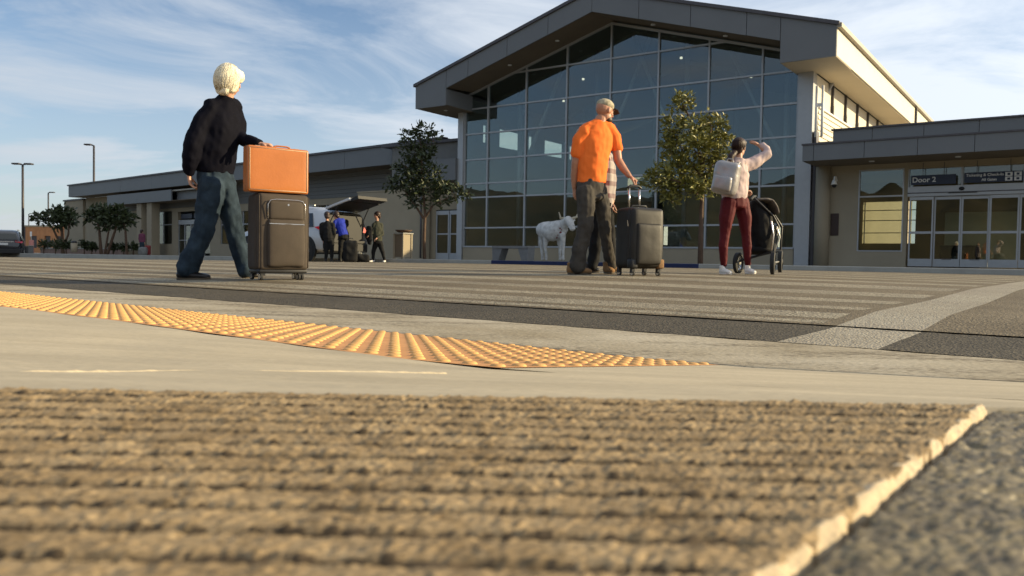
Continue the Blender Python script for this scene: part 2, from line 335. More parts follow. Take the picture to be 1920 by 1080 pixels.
def strip(name, n_list, s_list, zf, m, kind='structure', parent=None):
    P = np.zeros((len(n_list), len(s_list), 3))
    for i, n in enumerate(n_list):
        for j, s in enumerate(s_list):
            x, y = xy(s, n); P[i, j] = (x, y, zf(s, n))
    o = up_facing(grid_mesh(name, P, m, parent)); 
    if kind: o['kind'] = kind
    return o
S_ALL = sorted(set([-300, -3.2, -120, -60, -45, -30, -20, -15, -10, -7, -5, -4, -3, -2.3, -1.66, -0.94, 0, 0.6, 1, 1.5, 2, 3, 5, 10, 20, 40, 80, 150]))
NB = BX*NX + BY*NY    # near edge of the tactile strip (n)
rs = np.random.RandomState(3)
def fnoise(shape, blur):
    a = rs.standard_normal(shape)
    for _ in range(blur):
        a = (a + np.roll(a, 1, 0) + np.roll(a, -1, 0) + np.roll(a, 1, 1) + np.roll(a, -1, 1))/5
    return a/a.std()
def xedge(y): return 0.0624 + (y-0.18)*(0.203/0.254)
# grooved border: the sidewalk the camera lies on
def border():
    yy = np.concatenate([np.arange(0.10, 0.165, 0.002), np.arange(0.165, 0.4072, 0.00065)])
    ii = np.concatenate([[0, 0.0006, 0.0012], np.arange(0.0018, 0.56, 0.00068)])
    Y, I = np.meshgrid(yy, ii, indexing='ij')
    n1, n3, n8, n40 = fnoise(Y.shape, 1), fnoise(Y.shape, 4), fnoise(Y.shape, 14), fnoise(Y.shape, 60)
    X = xedge(Y) - I + n8*0.0006*np.exp(-I/0.004) + n40*0.0008*np.exp(-I/0.006)
    ph = (Y + 0.0007*np.sin(X*9+1) + 0.0005*np.sin(X*31) + n40*0.0002 + 0.018*np.exp(-I/0.02)*0.15)/0.0192
    g = np.abs((ph % 1.0) - 0.5)*2                      # 0 at groove middle
    groove = np.clip((0.34-g)/0.20, 0, 1)*np.clip((I-0.010)/0.012, 0, 1)
    Z = -groove*0.0040*(0.85+0.25*n40) + (np.abs(n3)**1.2*0.00027 + n1*0.00009 + n8*0.00012)*(1-0.5*groove) + n40*0.00022
    Z -= np.clip(n8-1.9, 0, 2)*0.0012
    chip = 0.6 + 0.55*n40 + 0.35*n8
    Z += np.exp(-((I-0.0022)/0.0022)**2)*0.0006*chip
    Z -= np.clip((0.0030+0.0012*n8-I)/0.003, 0, 1)*0.0030
    Z[:, 0] = -0.012
    P = np.stack([X, Y, Z], -1)
    o = up_facing(grid_mesh('grooved_border', P, 'grooved_concrete')); o['kind'] = 'structure'
    o.data.materials.append(MT['concrete_edge']); o.data.materials.append(MT['groove_dark'])
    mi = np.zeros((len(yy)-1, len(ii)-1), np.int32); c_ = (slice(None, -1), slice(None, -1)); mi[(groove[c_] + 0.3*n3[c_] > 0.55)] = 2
    mi[I[c_] < 0.0026 + 0.0014*n40[c_] + 0.0012*n8[c_]] = 1
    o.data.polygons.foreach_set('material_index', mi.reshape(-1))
    # coarser continuation to the left and behind the camera
    X0 = -3.5
    yy = np.arange(0.10, 0.4075, 0.0024)
    xs = np.linspace(0, 1, 160)
    Y, Q = np.meshgrid(yy, xs, indexing='ij'); XR = xedge(Y) - 0.5585; X = XR + (X0-XR)*Q
    ph = Y/0.0192; g = np.abs((ph % 1.0)-0.5)*2; Z = -np.clip((0.42-g)/0.3, 0, 1)*0.003 + fnoise(Y.shape, 2)*0.0004
    o2 = up_facing(grid_mesh('grooved_border', np.stack([X, Y, Z], -1), 'grooved_concrete')); o2['kind'] = 'structure'
    # dark, open aggregate on the other side of the joint
    yy = np.arange(0.14, 0.4087, 0.0009)
    jj = np.concatenate([np.arange(0, 0.30, 0.0009), np.arange(0.31, 2.5, 0.03)])
    Y, J = np.meshgrid(yy, jj, indexing='ij'); X = xedge(Y) + 0.0028 + J
    a1, a4, a12 = fnoise(Y.shape, 1), fnoise(Y.shape, 5), fnoise(Y.shape, 16)
    Z = -0.0024 + a1*0.00013 + np.abs(a4)*0.00042 + a12*0.00025 - np.clip(-a12-1.3, 0, 2)*0.0010 - (Y-0.1)*0.004
    Z[:, 0] = -0.014
    o3 = up_facing(grid_mesh('aggregate_panel', np.stack([X, Y, Z], -1), 'rough_aggregate')); o3['kind'] = 'structure'
    b = MB(); y0, y1 = 0.10, 0.407
    b.add([(-3.5, y0, -0.013), (xedge(y0)+0.004, y0, -0.013), (xedge(y1)+0.004, y1, -0.013), (-3.5, y1, -0.013)], [(0, 1, 2, 3)])
    o4 = b.build('joint_bed', 'asphalt_dark'); o4['kind'] = 'structure'
border()
def sidewalk_behind():
    b = MB(); b.add([(-40, -40, -0.004), (40, -40, -0.004), (40, 0.1, -0.004), (-40, 0.1, -0.004)], [(0, 1, 2, 3)])
    o = b.build('sidewalk', 'concrete'); o['kind'] = 'structure'
sidewalk_behind()
def ramp():
    sv = np.concatenate([np.arange(-9, -3, 0.15), np.arange(-3, 1.66, 0.03)])
    ww = np.concatenate([np.linspace(0, 0.1, 6), np.linspace(0.115, 1, 60)])
    P = np.zeros((len(ww), len(sv), 3))
    nn = fnoise((len(ww), len(sv)), 12)*0.0009
    for j, s in enumerate(sv):
        xn, yn = xy(s, NB); t = (yn-0.4085)/NY; xb, yb = xn-NX*t, 0.4085
        zn = float(np.interp(s, *NE_))
        for i, w in enumerate(ww):
            x, y = xb+(xn-xb)*w, yb+(yn-yb)*w
            z = zn*w
            P[i, j] = (x, y, z - 0.0012 + nn[i, j]*min(1, w*8))
    sk = P[:1].copy(); sk[..., 2] -= 0.03; P = np.concatenate([sk, P], 0)
    o = up_facing(grid_mesh('kerb_ramp', P, 'concrete')); o['kind'] = 'structure'
    # raised lip of a tooled joint that catches the sun
    pts = []
    for px, py, Yd in ((-260, 676, 0.60), (0, 673, 0.675), (300, 668, 0.80), (620, 675, 0.93), (850, 684, 1.02)):
        q = at(px, py, Yd); s, n = sn(q.x, q.y); xn, yn = xy(s, NB); t = (yn-0.4085)/NY; w = 1-(NB-n)/t; pts.append((q.x, q.y, float(np.interp(s, *NE_))*w-0.0016))
    P2 = []; 
    for a, b in zip(pts[:-1], pts[1:]):
        for k in range(14): P2.append(V(a).lerp(V(b), k/14) + V((0, 0, rnd.uniform(-0.0009, 0.0006))))
    l = MB().loft(P2, [(0.004, 0.0022)]*len(P2), side=(0, 1, 0), seg=8).build('tooled_joint', 'concrete', smooth=True); l['kind'] = 'structure'
    # sidewalk on the right, flat, beyond the ramp
    nb2 = 1.916
    b = MB(); pl = []
    for s in (0.237, 0.3, 0.45, 0.6, 0.87, 1.0, 1.3, 1.66, 6, 20):
        x, y = xy(s, NB); z = float(np.interp(s, *NE_)); x2, y2 = xy(s, nb2)
        pl.append(((x, y, z-0.001), (x2, y2, float(np.interp(s, *FE_))*(1.0 if s < 1.2 else 1.0))))
    for p, q in zip(pl[:-1], pl[1:]): b.add([p[0], q[0], q[1], p[1]], [(0, 1, 2, 3)])
    o = b.build('ramp_flare', 'concrete'); up_facing(o); o['kind'] = 'structure'
    x0, y0 = xy(1.66, NB); b = MB()
    x1, y1 = xy(20, NB)
    b.add([(xedge(0.1)+2, 0.1, -0.006), (20, 0.1, -0.006), (x1, y1, -0.02), (x0, y0, -0.02), (xedge(0.4)+0.5, 0.41, -0.03)], [(0, 1, 2, 3, 4)])
    o = b.build('sidewalk', 'concrete'); up_facing(o); o['kind'] = 'structure'
ramp()
# tactile plate with truncated domes
SP0, SP1 = -6.2, 0.235
def plate_z(s, n):
    t = (n-NB)/0.91; return float(np.interp(s, *NE_))*(1-t) + float(np.interp(s, *FE_))*t
o = strip('tactile_plate', np.linspace(NB+0.001, NB+0.909, 8), np.linspace(SP0, SP1, 118), plate_z, 'yellow_plastic'); plate = o
strip('ramp_left', np.linspace(NB, NB+0.91, 4), [-300, -120, -60, -30, -15, -9, SP0], plate_z, 'concrete')
strip('ramp_left', [NB-8, NB-0.9, NB], [-300, -120, -60, -30, -15, -9], lambda s, n: 0 if n < NB-0.5 else plate_z(s, NB), 'concrete')
def domes():
    d = MB(); rr = [(0.0140, -0.0005), (0.0132, 0.0014), (0.0108, 0.0034), (0.0085, 0.0043), (0.0045, 0.0046)]; seg = 12
    vs = []; fs = []
    for r, z in rr:
        for k in range(seg): a = 2*math.pi*k/seg; vs.append((r*math.cos(a), r*math.sin(a), z))
    for i in range(len(rr)-1):
        for k in range(seg): fs.append((i*seg+k, i*seg+(k+1) % seg, (i+1)*seg+(k+1) % seg, (i+1)*seg+k))
    fs.append(tuple((len(rr)-1)*seg+k for k in range(seg)))
    me = bpy.data.meshes.new('dome'); me.from_pydata(vs, [], fs); me.materials.append(MT['dome_yellow']); me.polygons.foreach_set('use_smooth', [True]*len(fs))
    spots = []
    s = SP1-0.03
    while s > SP0+0.02:
        n = NB+0.035
        while n < NB+0.90:
            x, y = xy(s, n); spots.append((math.hypot(x, y), x, y, plate_z(s, n))); n += 0.06
        s -= 0.06
    spots.sort()
    for _, x, y, z in spots[:300]:
        o = bpy.data.objects.new('dome', me); COL.objects.link(o); o.parent = plate; o.location = (x, y, z); o.rotation_euler = (rnd.uniform(-.02, .02), rnd.uniform(-.02, .02), rnd.uniform(0, 1)); o.scale = (1, 1, rnd.uniform(0.85, 1.05))
    b = MB()
    for _, x, y, z in spots[300:]: b.add([(x+p[0], y+p[1], z+p[2]) for p in vs], fs)
    me2 = bpy.data.meshes.new('dome_field'); me2.from_pydata(b.v, [], b.f); o = link_mesh('dome_field', me2, 'dome_yellow', plate, True); o['kind'] = 'stuff'
domes()
# gutter, asphalt
def noisy(z, a): return z + rnd.uniform(-a, a)
gut_s = [v for v in S_ALL if v < -6.02] + [round(-6+0.08*k, 3) for k in range(101)] + [v for v in S_ALL if v > 2.05]
strip('gutter', [NB+0.91, 1.926, 1.93, 1.96, 2.1, 2.3, 2.5, 2.636], gut_s, lambda s, n: guz(s, n)-0.001 + (-0.004 if n < 1.93 else 0) + rnd.uniform(-.0012, .0012)*(0 if n < 2 else 1), 'gutter_dirty')
strip('gutter_bed', [2.6, 2.7], S_ALL, lambda s, n: -0.20, 'asphalt_dark')
strip('asphalt_seam', [3.36, 3.40], S_ALL, lambda s, n: -0.20, 'asphalt_dark')
def rz(s, n): return float(np.interp(n, *RN)) - low(s, n)
BARS = ((3.44, 3.54), (3.64, 3.88), (4.10, 4.32), (4.80, 5.12), (5.65, 6.1), (6.75, 7.3), (8.2, 8.8), (9.8, 10.4), (11.4, 12.0), (13.0, 13.6), (14.6, 15.2), (16.2, 16.8))
def paved(n_nodes, s_nodes, owner, jit, spec):
    """one road surface cut into pieces that share their edges: worn paint lies flush with the asphalt"""
    z = {}; acc = {}
    for i, n in enumerate(n_nodes):
        for j, q in enumerate(s_nodes): z[i, j] = rz(q, n) + rnd.uniform(-jit, jit)
    for i in range(len(n_nodes)-1):
        for j in range(len(s_nodes)-1):
            k = owner((n_nodes[i]+n_nodes[i+1])/2, (s_nodes[j]+s_nodes[j+1])/2); acc.setdefault(k, []).append((i, j))
    for k, cells in acc.items():
        vid = {}; vs = []; fs = []
        for i, j in cells:
            f = []
            for a, b_ in ((i, j), (i, j+1), (i+1, j+1), (i+1, j)):
                if (a, b_) not in vid: vid[a, b_] = len(vs); x, y = xy(s_nodes[b_], n_nodes[a]); vs.append((x, y, z[a, b_]))
                f.append(vid[a, b_])
            fs.append(tuple(f))
        name, m, par = spec(k); me = bpy.data.meshes.new(name); me.from_pydata(vs, [], fs); o = link_mesh(name, me, m, par, True); up_facing(o)
        if par is None: o['kind'] = 'structure'
crs = empty('crosswalk', (0, 0, 0)); crs['kind'] = 'structure'
L0, L1 = 0.133, 0.444
def spec(k):
    if k == 'road': return ('road', 'asphalt', None)
    if k == 'strip': return ('asphalt_strip', 'asphalt_dark', None)
    return ('edge_line', 'line_paint', crs) if k[0] == 'line' else ('crosswalk_bar', 'bar_paint', crs)
sq = sorted(set([v for v in gut_s if abs(v-L0) > 0.03 and abs(v-L1) > 0.03] + [L0, L1]))
paved([2.649, 2.8, 3.0, 3.2, 3.374], sq, lambda n, q: ('line', 0) if L0 < q < L1 else 'strip', 0.0011, spec)
NODES = sorted(set([3.379, 3.4, 4.05, 5, 5.4, 7.3, 9, 9.6, 13, 15, 18.8] + [v for b_ in BARS for v in b_]))
sr = sorted(set([v for v in S_ALL if v not in (0, 0.6)] + [-22, -1.0, 0.06, L0, L1]))
def own(n, q):
    if L0 < q < L1 and n < 18.2: return ('line', 1)
    for i, (a, b_) in enumerate(BARS):
        if a < n < b_ and -22 < q < 0.06: return ('bar', i)
    return 'road'
paved(NODES, sr, own, 0.0, spec)
# far kerb and plaza
def kerb(name, s0, s1, m, label=None):
    b = MB(); ss = [s0] + [s for s in S_ALL if s0 < s < s1] + [s1]
    for a, c in zip(ss[:-1], ss[1:]):
        q = []
        for s in (a, c):
            zt = plaza_z(s); zb = rz(s, 18.8)-0.15
            x0, y0 = xy(s, 18.78); x1, y1 = xy(s, 18.95); q.append(((x0, y0, zb), (x0, y0, zt-0.012), (x0+0.007, y0+0.01, zt), (x1, y1, zt)))
        b.add(list(q[0])+list(q[1]), [(0, 4, 5, 1), (1, 5, 6, 2), (2, 6, 7, 3)])
    o = b.build(name, m); o['kind'] = 'structure'; return o
sb0 = sn(-0.65, 23.87)[0]; sb1 = sn(4.64, 19.95)[0]
kerb('kerb', -300, sb0, 'kerb'); kerb('blue_kerb', sb0, sb1, 'blue_paint'); kerb('kerb', sb1, 150, 'kerb')
strip('plaza', [18.952, 22, 26, 30, 36, 60], S_ALL, lambda s, n: plaza_z(s), 'plaza')
b = MB(); b.add([(-5000, -5000, -0.6), (5000, -5000, -0.6), (5000, 5000, -0.6), (-5000, 5000, -0.6)], [(0, 1, 2, 3)])
b.build('ground', 'earth')['kind'] = 'structure'
# hills all round: low in view on the left, higher and wooded across the road (they show in the glass)
def hills(name, a0, a1, R, hf, m, depth=400, step=0.01):
    aa = np.arange(a0, a1+1e-6, step); P = np.zeros((14, len(aa), 3))
    for j, a in enumerate(aa):
        for i in range(14):
            t = i/13; r = R + depth*t; h = hf(a)*math.sin(min(1, t*1.0)*math.pi/2)
            h *= 1 + 0.25*noise.noise(V((a*9, t*3, 1.3))) + 0.10*noise.noise(V((a*40, t*9, 4)))
            P[i, j] = (r*math.sin(a), r*math.cos(a), -0.6+h)
    o = up_facing(grid_mesh(name, P, m)); o['kind'] = 'structure'
hills('hill', -1.15, 0.9, 1500, lambda a: 24 + 55*max(0, min(1, (-a-0.5)*5)) , 'hill_grass', 900)
hills('wooded_hill', -2.9, -1.15, 260, lambda a: 46+9*noise.noise(V((a*4, 0, 0)))+4*noise.noise(V((a*25, 0, 0))), 'wood_hill', 220, 0.006)
hills('wooded_hill', -4.6, -2.9, 300, lambda a: 30+9*noise.noise(V((a*4, 0, 0))), 'wood_hill', 220, 0.012)
# ------------------------------------------------------------------ terminal hall
O = at(1489, 466, 30); O = V((O.x, O.y, 0.0)); RZ = math.radians(-35)      # local x = to the right along the front, y = away, z = up
hall = empty('terminal_hall', O, RZ, 'tall gabled glass hall with a grey metal fascia and white mullions behind the pedestrians', 'terminal building')
GX = [-15.76, -14.39, -12.22, -10.05, -7.87, -5.66, -3.49, -1.36, 0.0]
GZR = [0.70, 1.60, 3.06, 3.72, 4.87, 6.10, 7.30, 8.75]
def gtop(x): return 7.93 + 0.293*(7.88-abs(x+7.88))
def clip_top(x0, x1, z0, z1):
    """part of the cell below the gable line"""
    poly = [(x0, z0), (x1, z0), (x1, z1), (x0, z1)]; res = []
    xs = [x0, x1] if not (x0 < -7.88 < x1) else [x0, -7.88, x1]
    up = [(x, min(z1, gtop(x))) for x in xs]
    # crossing points of gable line with z1
    for xa, xb in zip(xs[:-1], xs[1:]):
        ga, gb = gtop(xa), gtop(xb)
        if (ga-z1)*(gb-z1) < 0: t = (z1-ga)/(gb-ga); up.append((xa+(xb-xa)*t, z1))
        if (ga-z0)*(gb-z0) < 0: t = (z0-ga)/(gb-ga); up.append((xa+(xb-xa)*t, z0))
    up = [(x, max(z0, z)) for x, z in up]
    up = sorted(set((round(x, 4), round(z, 4)) for x, z in up), key=lambda p: -p[0])
    res = [(x0, z0), (x1, z0)] + up
    o = []
    for p in res:
        if not any(abs(p[0]-q[0]) < 1e-3 and abs(p[1]-q[1]) < 1e-3 for q in o): o.append(p)
    o = [p for p in o if p[1] >= z0-1e-6]
    # drop points on bottom edge that are not corners of the glass
    if len(o) > 2:
        top = [p for p in o if p[1] > z0+1e-3]
        bot = [p for p in o if p[1] <= z0+1e-3]
        if not top: return None
        lo = min(p[0] for p in bot) if len(bot) else x0
        ok = [p for p in bot if gtop(p[0]) >= z0-1e-3]
        if not ok: return None
        bl = sorted([min(ok), max(ok)]) if len(ok) > 1 else ok
        o = bl + [p for p in sorted(top, key=lambda p: -p[0])]
    area = 0
    for i in range(len(o)): a, b_ = o[i], o[(i+1) % len(o)]; area += a[0]*b_[1]-b_[0]*a[1]
    return o if abs(area) > 0.03 and len(o) > 2 else None
zr = GZR + [10.4]
for i in range(len(GX)-1):
    for j in range(len(zr)-1):
        if zr[j] > max(gtop(GX[i]), gtop(GX[i+1])): continue
        pl = clip_top(GX[i]+0.03, GX[i+1]-0.03, zr[j]+0.03, zr[j+1]-0.03)
        ka, kb = rnd.uniform(-.0035, .0035), rnd.uniform(-.0035, .0035); xc, zc = (GX[i]+GX[i+1])/2, (zr[j]+zr[j+1])/2
        if pl: MB().prism([(x, ka*(x-xc)+kb*(z-zc), z) for x, z in pl], (0, 0.01, 0)).build('window_pane', 'hall_glass', hall)
for x in GX: bx('mullion', (x-0.035, -0.07, 0.70), (x+0.035, 0.06, gtop(x)-0.03), 'aluminium', hall)
for j, z in enumerate(GZR):
    for i in range(len(GX)-1):
        a, c = GX[i]+0.035, GX[i+1]-0.035
        if gtop(a) < z and gtop(c) < z: continue
        if gtop(a) < z: a = -15.76+(z-7.93)/0.293
        if gtop(c) < z: c = -(z-7.93)/0.293
        bx('transom', (a, -0.055, z-0.035), (c, 0.05, z+0.035), 'aluminium', hall)
for sg in (-1, 1):
    xa = -15.80 if sg < 0 else 0.04
    m = MB().prism([(xa, -0.06, gtop(xa)-0.05), (-7.88, -0.06, gtop(-7.88)-0.05), (-7.88, -0.06, gtop(-7.88)+0.05), (xa, -0.06, gtop(xa)+0.05)], (0, 0.13, 0)); m.build('gable_rail', 'aluminium', hall)
bx('sill_wall', (-15.76, -0.10, -0.1), (0.0, 0.2, 0.665), 'stucco', hall)
bx('sill_cap', (-15.76, -0.13, 0.667), (0.0, 0.1, 0.70), 'aluminium', hall)
bx('corner_pier', (-16.12, -0.16, -0.1), (-15.797, 0.3, 7.6), 'aluminium', hall)
bx('corner_pier', (0.037, -0.16, -0.1), (0.56, 0.35, 7.25), 'aluminium', hall)
bx('pier_joint', (0.60, -0.05, 0), (0.70, 0.3, 5.0), 'cap_metal', hall)
# fascia: folded band two metres in front of the glass
FXS = [-17.25, -15.37, -14.1, -11.95, -9.85, -7.75, -5.65, -3.5, -1.35, -0.13, 1.77]
def fb(x): return 7.96 + 0.294*(7.62-abs(x+7.75)) if -15.37 < x < -0.13 else 7.17
def ft(x): return 8.22 + 0.294*(9.5-abs(x+7.75))
for a, c in zip(FXS[:-1], FXS[1:]):
    if c <= -15.3 or a >= -0.2: ba = bc = 7.17
    else:
        ba = 7.96+0.294*(7.62-abs(a+7.75)); bc = 7.96+0.294*(7.62-abs(c+7.75))
    g = 0.011
    MB().prism([(a+g, -2.0, ba), (c-g, -2.0, bc), (c-g, -2.0, ft(c)), (a+g, -2.0, ft(a))], (0, 0.06, 0)).build('fascia_panel', 'fascia', hall)
for a, c in ((-17.33, -7.75), (-7.75, 1.85)):
    MB().prism([(a, -2.08, ft(a)), (c, -2.08, ft(c)), (c, -2.08, ft(c)+0.13), (a, -2.08, ft(a)+0.13)], (0, 0.22, 0)).build('roof_cap', 'cap_metal', hall)
# soffit under the front overhang (follows the gable), boxes at the eaves
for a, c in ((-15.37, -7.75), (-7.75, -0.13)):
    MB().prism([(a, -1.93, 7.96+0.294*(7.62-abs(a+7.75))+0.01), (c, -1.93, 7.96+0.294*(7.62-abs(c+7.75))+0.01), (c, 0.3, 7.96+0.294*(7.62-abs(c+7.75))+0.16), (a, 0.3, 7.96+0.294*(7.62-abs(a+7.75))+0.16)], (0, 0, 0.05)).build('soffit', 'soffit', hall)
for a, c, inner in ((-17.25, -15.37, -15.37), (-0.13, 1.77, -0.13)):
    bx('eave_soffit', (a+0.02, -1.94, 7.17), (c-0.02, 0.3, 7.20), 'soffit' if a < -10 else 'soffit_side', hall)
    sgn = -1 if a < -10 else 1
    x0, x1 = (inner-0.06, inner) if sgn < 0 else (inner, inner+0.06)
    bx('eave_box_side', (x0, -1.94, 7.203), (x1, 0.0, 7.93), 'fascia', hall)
HD = 22.0   # depth of the hall
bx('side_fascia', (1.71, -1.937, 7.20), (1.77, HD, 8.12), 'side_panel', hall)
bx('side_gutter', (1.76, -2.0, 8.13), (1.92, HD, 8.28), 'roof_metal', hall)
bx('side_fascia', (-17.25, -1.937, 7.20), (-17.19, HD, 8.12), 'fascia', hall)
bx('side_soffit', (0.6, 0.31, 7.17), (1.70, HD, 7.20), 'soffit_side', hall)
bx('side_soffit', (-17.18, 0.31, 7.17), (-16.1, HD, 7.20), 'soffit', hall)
bx('downpipe', (1.775, 14.3, 4.6), (1.87, 14.42, 8.1), 'cap_metal', hall)
for a, c, zz in ((-17.3, -7.75, 0), (-7.75, 1.82, 0)):
    MB().prism([(a, -1.86, ft(a)+0.02), (c, -1.86, ft(c)+0.02), (c, HD, ft(c)+0.02), (a, HD, ft(a)+0.02)], (0, 0, 0.08)).build('roof', 'roof_metal', hall)
m = MB(); k = -1.6
while k < HD:
    for a, c in ((-17.3, -7.75), (-7.75, 1.84)):
        m.prism([(a, k, ft(a)+0.10), (c, k, ft(c)+0.10), (c, k, ft(c)+0.16), (a, k, ft(a)+0.16)], (0, 0.035, 0))
    k += 0.45
m.build('roof_seams', 'roof_metal', hall)['kind'] = 'stuff'
# right side wall: lap siding below a clerestory band
k = 4.3
while k < 5.86:
    MB().prism([(0.60, 0.36, k), (0.66, 0.36, k), (0.62, 0.36, k+0.2), (0.60, 0.36, k+0.2)], (0, HD-0.36, 0)).build('siding_board', 'side_panel', hall); k += 0.202
bx('side_wall', (0.35, 0.36, -0.1), (0.595, HD, 5.9), 'stucco', hall)
bx('clerestory_sill', (0.50, 0.36, 5.91), (0.70, HD, 5.97), 'white_paint', hall)
y = 0.4; yp = [0.40]
while y < HD-2: y += 2.2; yp.append(y)
for a, c in zip(yp[:-1], yp[1:]):
    bx('clerestory_panel', (0.50, a+0.05, 5.975), (0.54, c-0.03, 7.16), 'side_panel', hall)
    bx('clerestory_mullion', (0.50, c-0.025, 5.975), (0.64, c+0.035, 7.16), 'cap_metal', hall)
    bx('clerestory_post', (0.645, c-0.03, 5.975), (0.68, c+0.03, 6.35), 'white_paint', hall)
# white pipes at the corner (lit)
for p in (0.72, 0.93):
    MB().tube((p, -0.25, 4.75), (p, -0.25, 6.6), 0.05).build('corner_pipe', 'white_paint', hall, smooth=True)
bx('pipe_bracket', (0.74, -0.28, 5.85), (0.91, -0.22, 5.97), 'white_paint', hall)
# left side wall with open clerestory (sky shows through it)
bx('side_wall', (-16.1, 0.32, -0.1), (-15.85, HD, 5.9), 'interior_wall', hall)
bx('side_wall', (-16.1, 0.32, 6.95), (-15.85, HD, 7.9), 'interior_wall', hall)
y = 0.32
for w, gap in ((1.2, 0.5), (0.9, 2.2), (0.5, 0.6), (1.0, 2.2), (0.5, 0.6), (1.2, 2.2), (0.6, 2.2), (1.4, 2.2), (4, 0)):
    bx('side_wall', (-16.1, y, 5.903), (-15.85, min(HD, y+w), 6.947), 'interior_wall', hall)
    if gap: MB().box((-15.99, y+w, 5.903), (-15.98, y+w+gap, 6.947)).build('window_pane', 'clear_glass', hall)
    y += w+gap
    if y > HD-1: break
# interior
bx('floor', (-15.8, 0.22, -0.15), (0.33, HD, 0.07), 'floor_tile', hall)
BW = 15.0
def wall_holes(name, x0, x1, z0, z1, holes, y0, y1, m, parent):
    """wall in the local xz plane with rectangular openings"""
    xs = sorted(set([x0, x1] + [h[0] for h in holes] + [h[1] for h in holes])); zs = sorted(set([z0, z1] + [h[2] for h in holes] + [h[3] for h in holes]))
    b = MB()
    for a, c in zip(xs[:-1], xs[1:]):
        run = None
        for d, e in zip(zs[:-1], zs[1:]):
            hole = any(h[0] <= (a+c)/2 <= h[1] and h[2] <= (d+e)/2 <= h[3] for h in holes)
            if not hole: b.box((a, y0, d), (c, y1, e))
    return b.build(name, m, parent)
wall_holes('back_wall', -15.8, 0.33, 0.07, 7.9, [(-14.6, -13.0, 4.4, 5.4), (-12.9, -12.1, 4.4, 5.4), (-9.5, -8.6, 0.4, 2.2), (-4.2, -3.4, 0.5, 2.4)], BW, BW+0.2, 'interior_wall', hall)
MB().prism([(-15.8, BW, 7.903), (0.33, BW, 7.903), (-7.75, BW, 10.5)], (0, 0.2, 0)).build('back_wall_gable', 'interior_wall', hall)
bx('mezzanine', (-15.8, 10.5, 3.5), (0.33, BW-0.01, 3.9), 'interior_ceiling', hall)
for x in (-14.39, -10.05, -5.66, -1.36):
    for yy in (2.2, 8.5):
        MB().tube((x+0.3, yy, 0.1), (x+0.3, yy, gtop(x+0.3)+0.1), 0.11).build('column', 'aluminium', hall, smooth=True)
for x, d in ((-14.39, 2.4), (-1.36, -2.4), (-1.36, 2.0), (-10.05, 2.6), (-5.66, -2.6)):
    MB().tube((x+0.3, 2.2, 4.1), (x+0.3+d, 2.2, gtop(x+0.3+d)+0.05), 0.085).build('brace', 'aluminium', hall, smooth=True)
for y in (2.2, 8.5):
    for a, c in ((-15.7, -7.88), (-7.88, 0.1)):
        MB().prism([(a, y, gtop(a)+0.0), (c, y, gtop(c)+0.0), (c, y, gtop(c)+0.22), (a, y, gtop(a)+0.22)], (0, 0.2, 0)).build('roof_beam', 'interior_ceiling', hall)
for a, c in ((-15.8, -7.88), (-7.88, 0.3)):
    MB().prism([(a, 0.31, gtop(a)+0.23), (c, 0.31, gtop(c)+0.23), (c, HD-0.1, gtop(c)+0.23), (a, HD-0.1, gtop(a)+0.23)], (0, 0, 0.04)).build('ceiling', 'interior_ceiling', hall)
bx('rear_wall', (-16.1, HD+0.01, 0), (0.6, HD+0.2, 7.1), 'stucco', hall)
for x, z0 in ((-12.9, 2.1), (-12.3, 2.3), (-3.0, 0.9), (-8.9, 1.0)):
    bx('lit_panel', (x, 8.0, z0), (x+0.22, 8.05, z0+0.95), 'light', hall)
for x, y in ((-12.5, -1), (-10, -1), (-5.5, -1), (-2.5, -1), (-16.2, -1)):
    z = 7.96+0.294*(7.62-abs(x+7.75)) if x > -15.3 else 7.165
    MB().disc((x, y, z+0.04 if x > -15.3 else z), (0, 0, 1), 0.09, 0.03, 14).build('downlight', 'sign_white', hall)
for x, y in ((-11, 3), (-8.5, 4), (-6, 3), (-3.5, 5), (-13, 4.5)):
    MB().disc((x, y, gtop(x)-0.5), (0, 0, 1), 0.06, 0.08, 12).build('ceiling_lamp', 'light', hall)
# ------------------------------------------------------------------ entrance wing on the right (Door 2)
wing = empty('entrance_wing', O, RZ, 'low beige entrance wing with grey fascia and sliding glass doors at the right', 'terminal building')
WX = 16.0
wall_holes('wall', 0.74, 3.80, -0.1, 4.6, [(2.20, 3.68, 0.60, 3.50)], 0.0, 0.25, 'stucco', wing)
MB().loft([(1.0, -0.12, -0.05), (1.0, -0.12, 3.9)], [0.26, 0.26], seg=20, cap=0).build('round_pilaster', 'stucco', wing, smooth=True)
fx = [0.74, 1.12, 2.75, 4.35, 5.95, 7.55, 9.15, 10.75, 12.35, 13.95, WX]
for a, c in zip(fx[:-1], fx[1:]):
    bx('fascia_panel', (a+0.008, -2.0, 3.68), (c-0.008, -1.94, 4.22), 'fascia', wing)
    bx('upper_fascia_panel', (max(a, 1.45)+0.008, -0.8, 4.27), (c-0.008, -0.74, 4.84), 'fascia', wing) if c > 1.5 else None
bx('fascia_cap', (0.72, -2.04, 4.223), (WX, -1.9, 4.275), 'cap_metal', wing)
bx('upper_cap', (1.40, -0.86, 4.843), (WX, -0.7, 4.90), 'cap_metal', wing)
bx('canopy_roof', (0.74, -1.937, 4.16), (WX, 10, 4.22), 'roof_metal', wing)
bx('upper_roof', (1.45, -0.737, 4.75), (WX, 10, 4.84), 'roof_metal', wing)
bx('canopy_soffit', (0.74, -1.937, 3.68), (WX, -0.004, 3.72), 'soffit', wing)
for x in (2.8, 5.4, 8.0, 10.6): MB().disc((x, -1.0, 3.67), (0, 0, 1), 0.09, 0.03, 14).build('downlight', 'sign_white', wing)
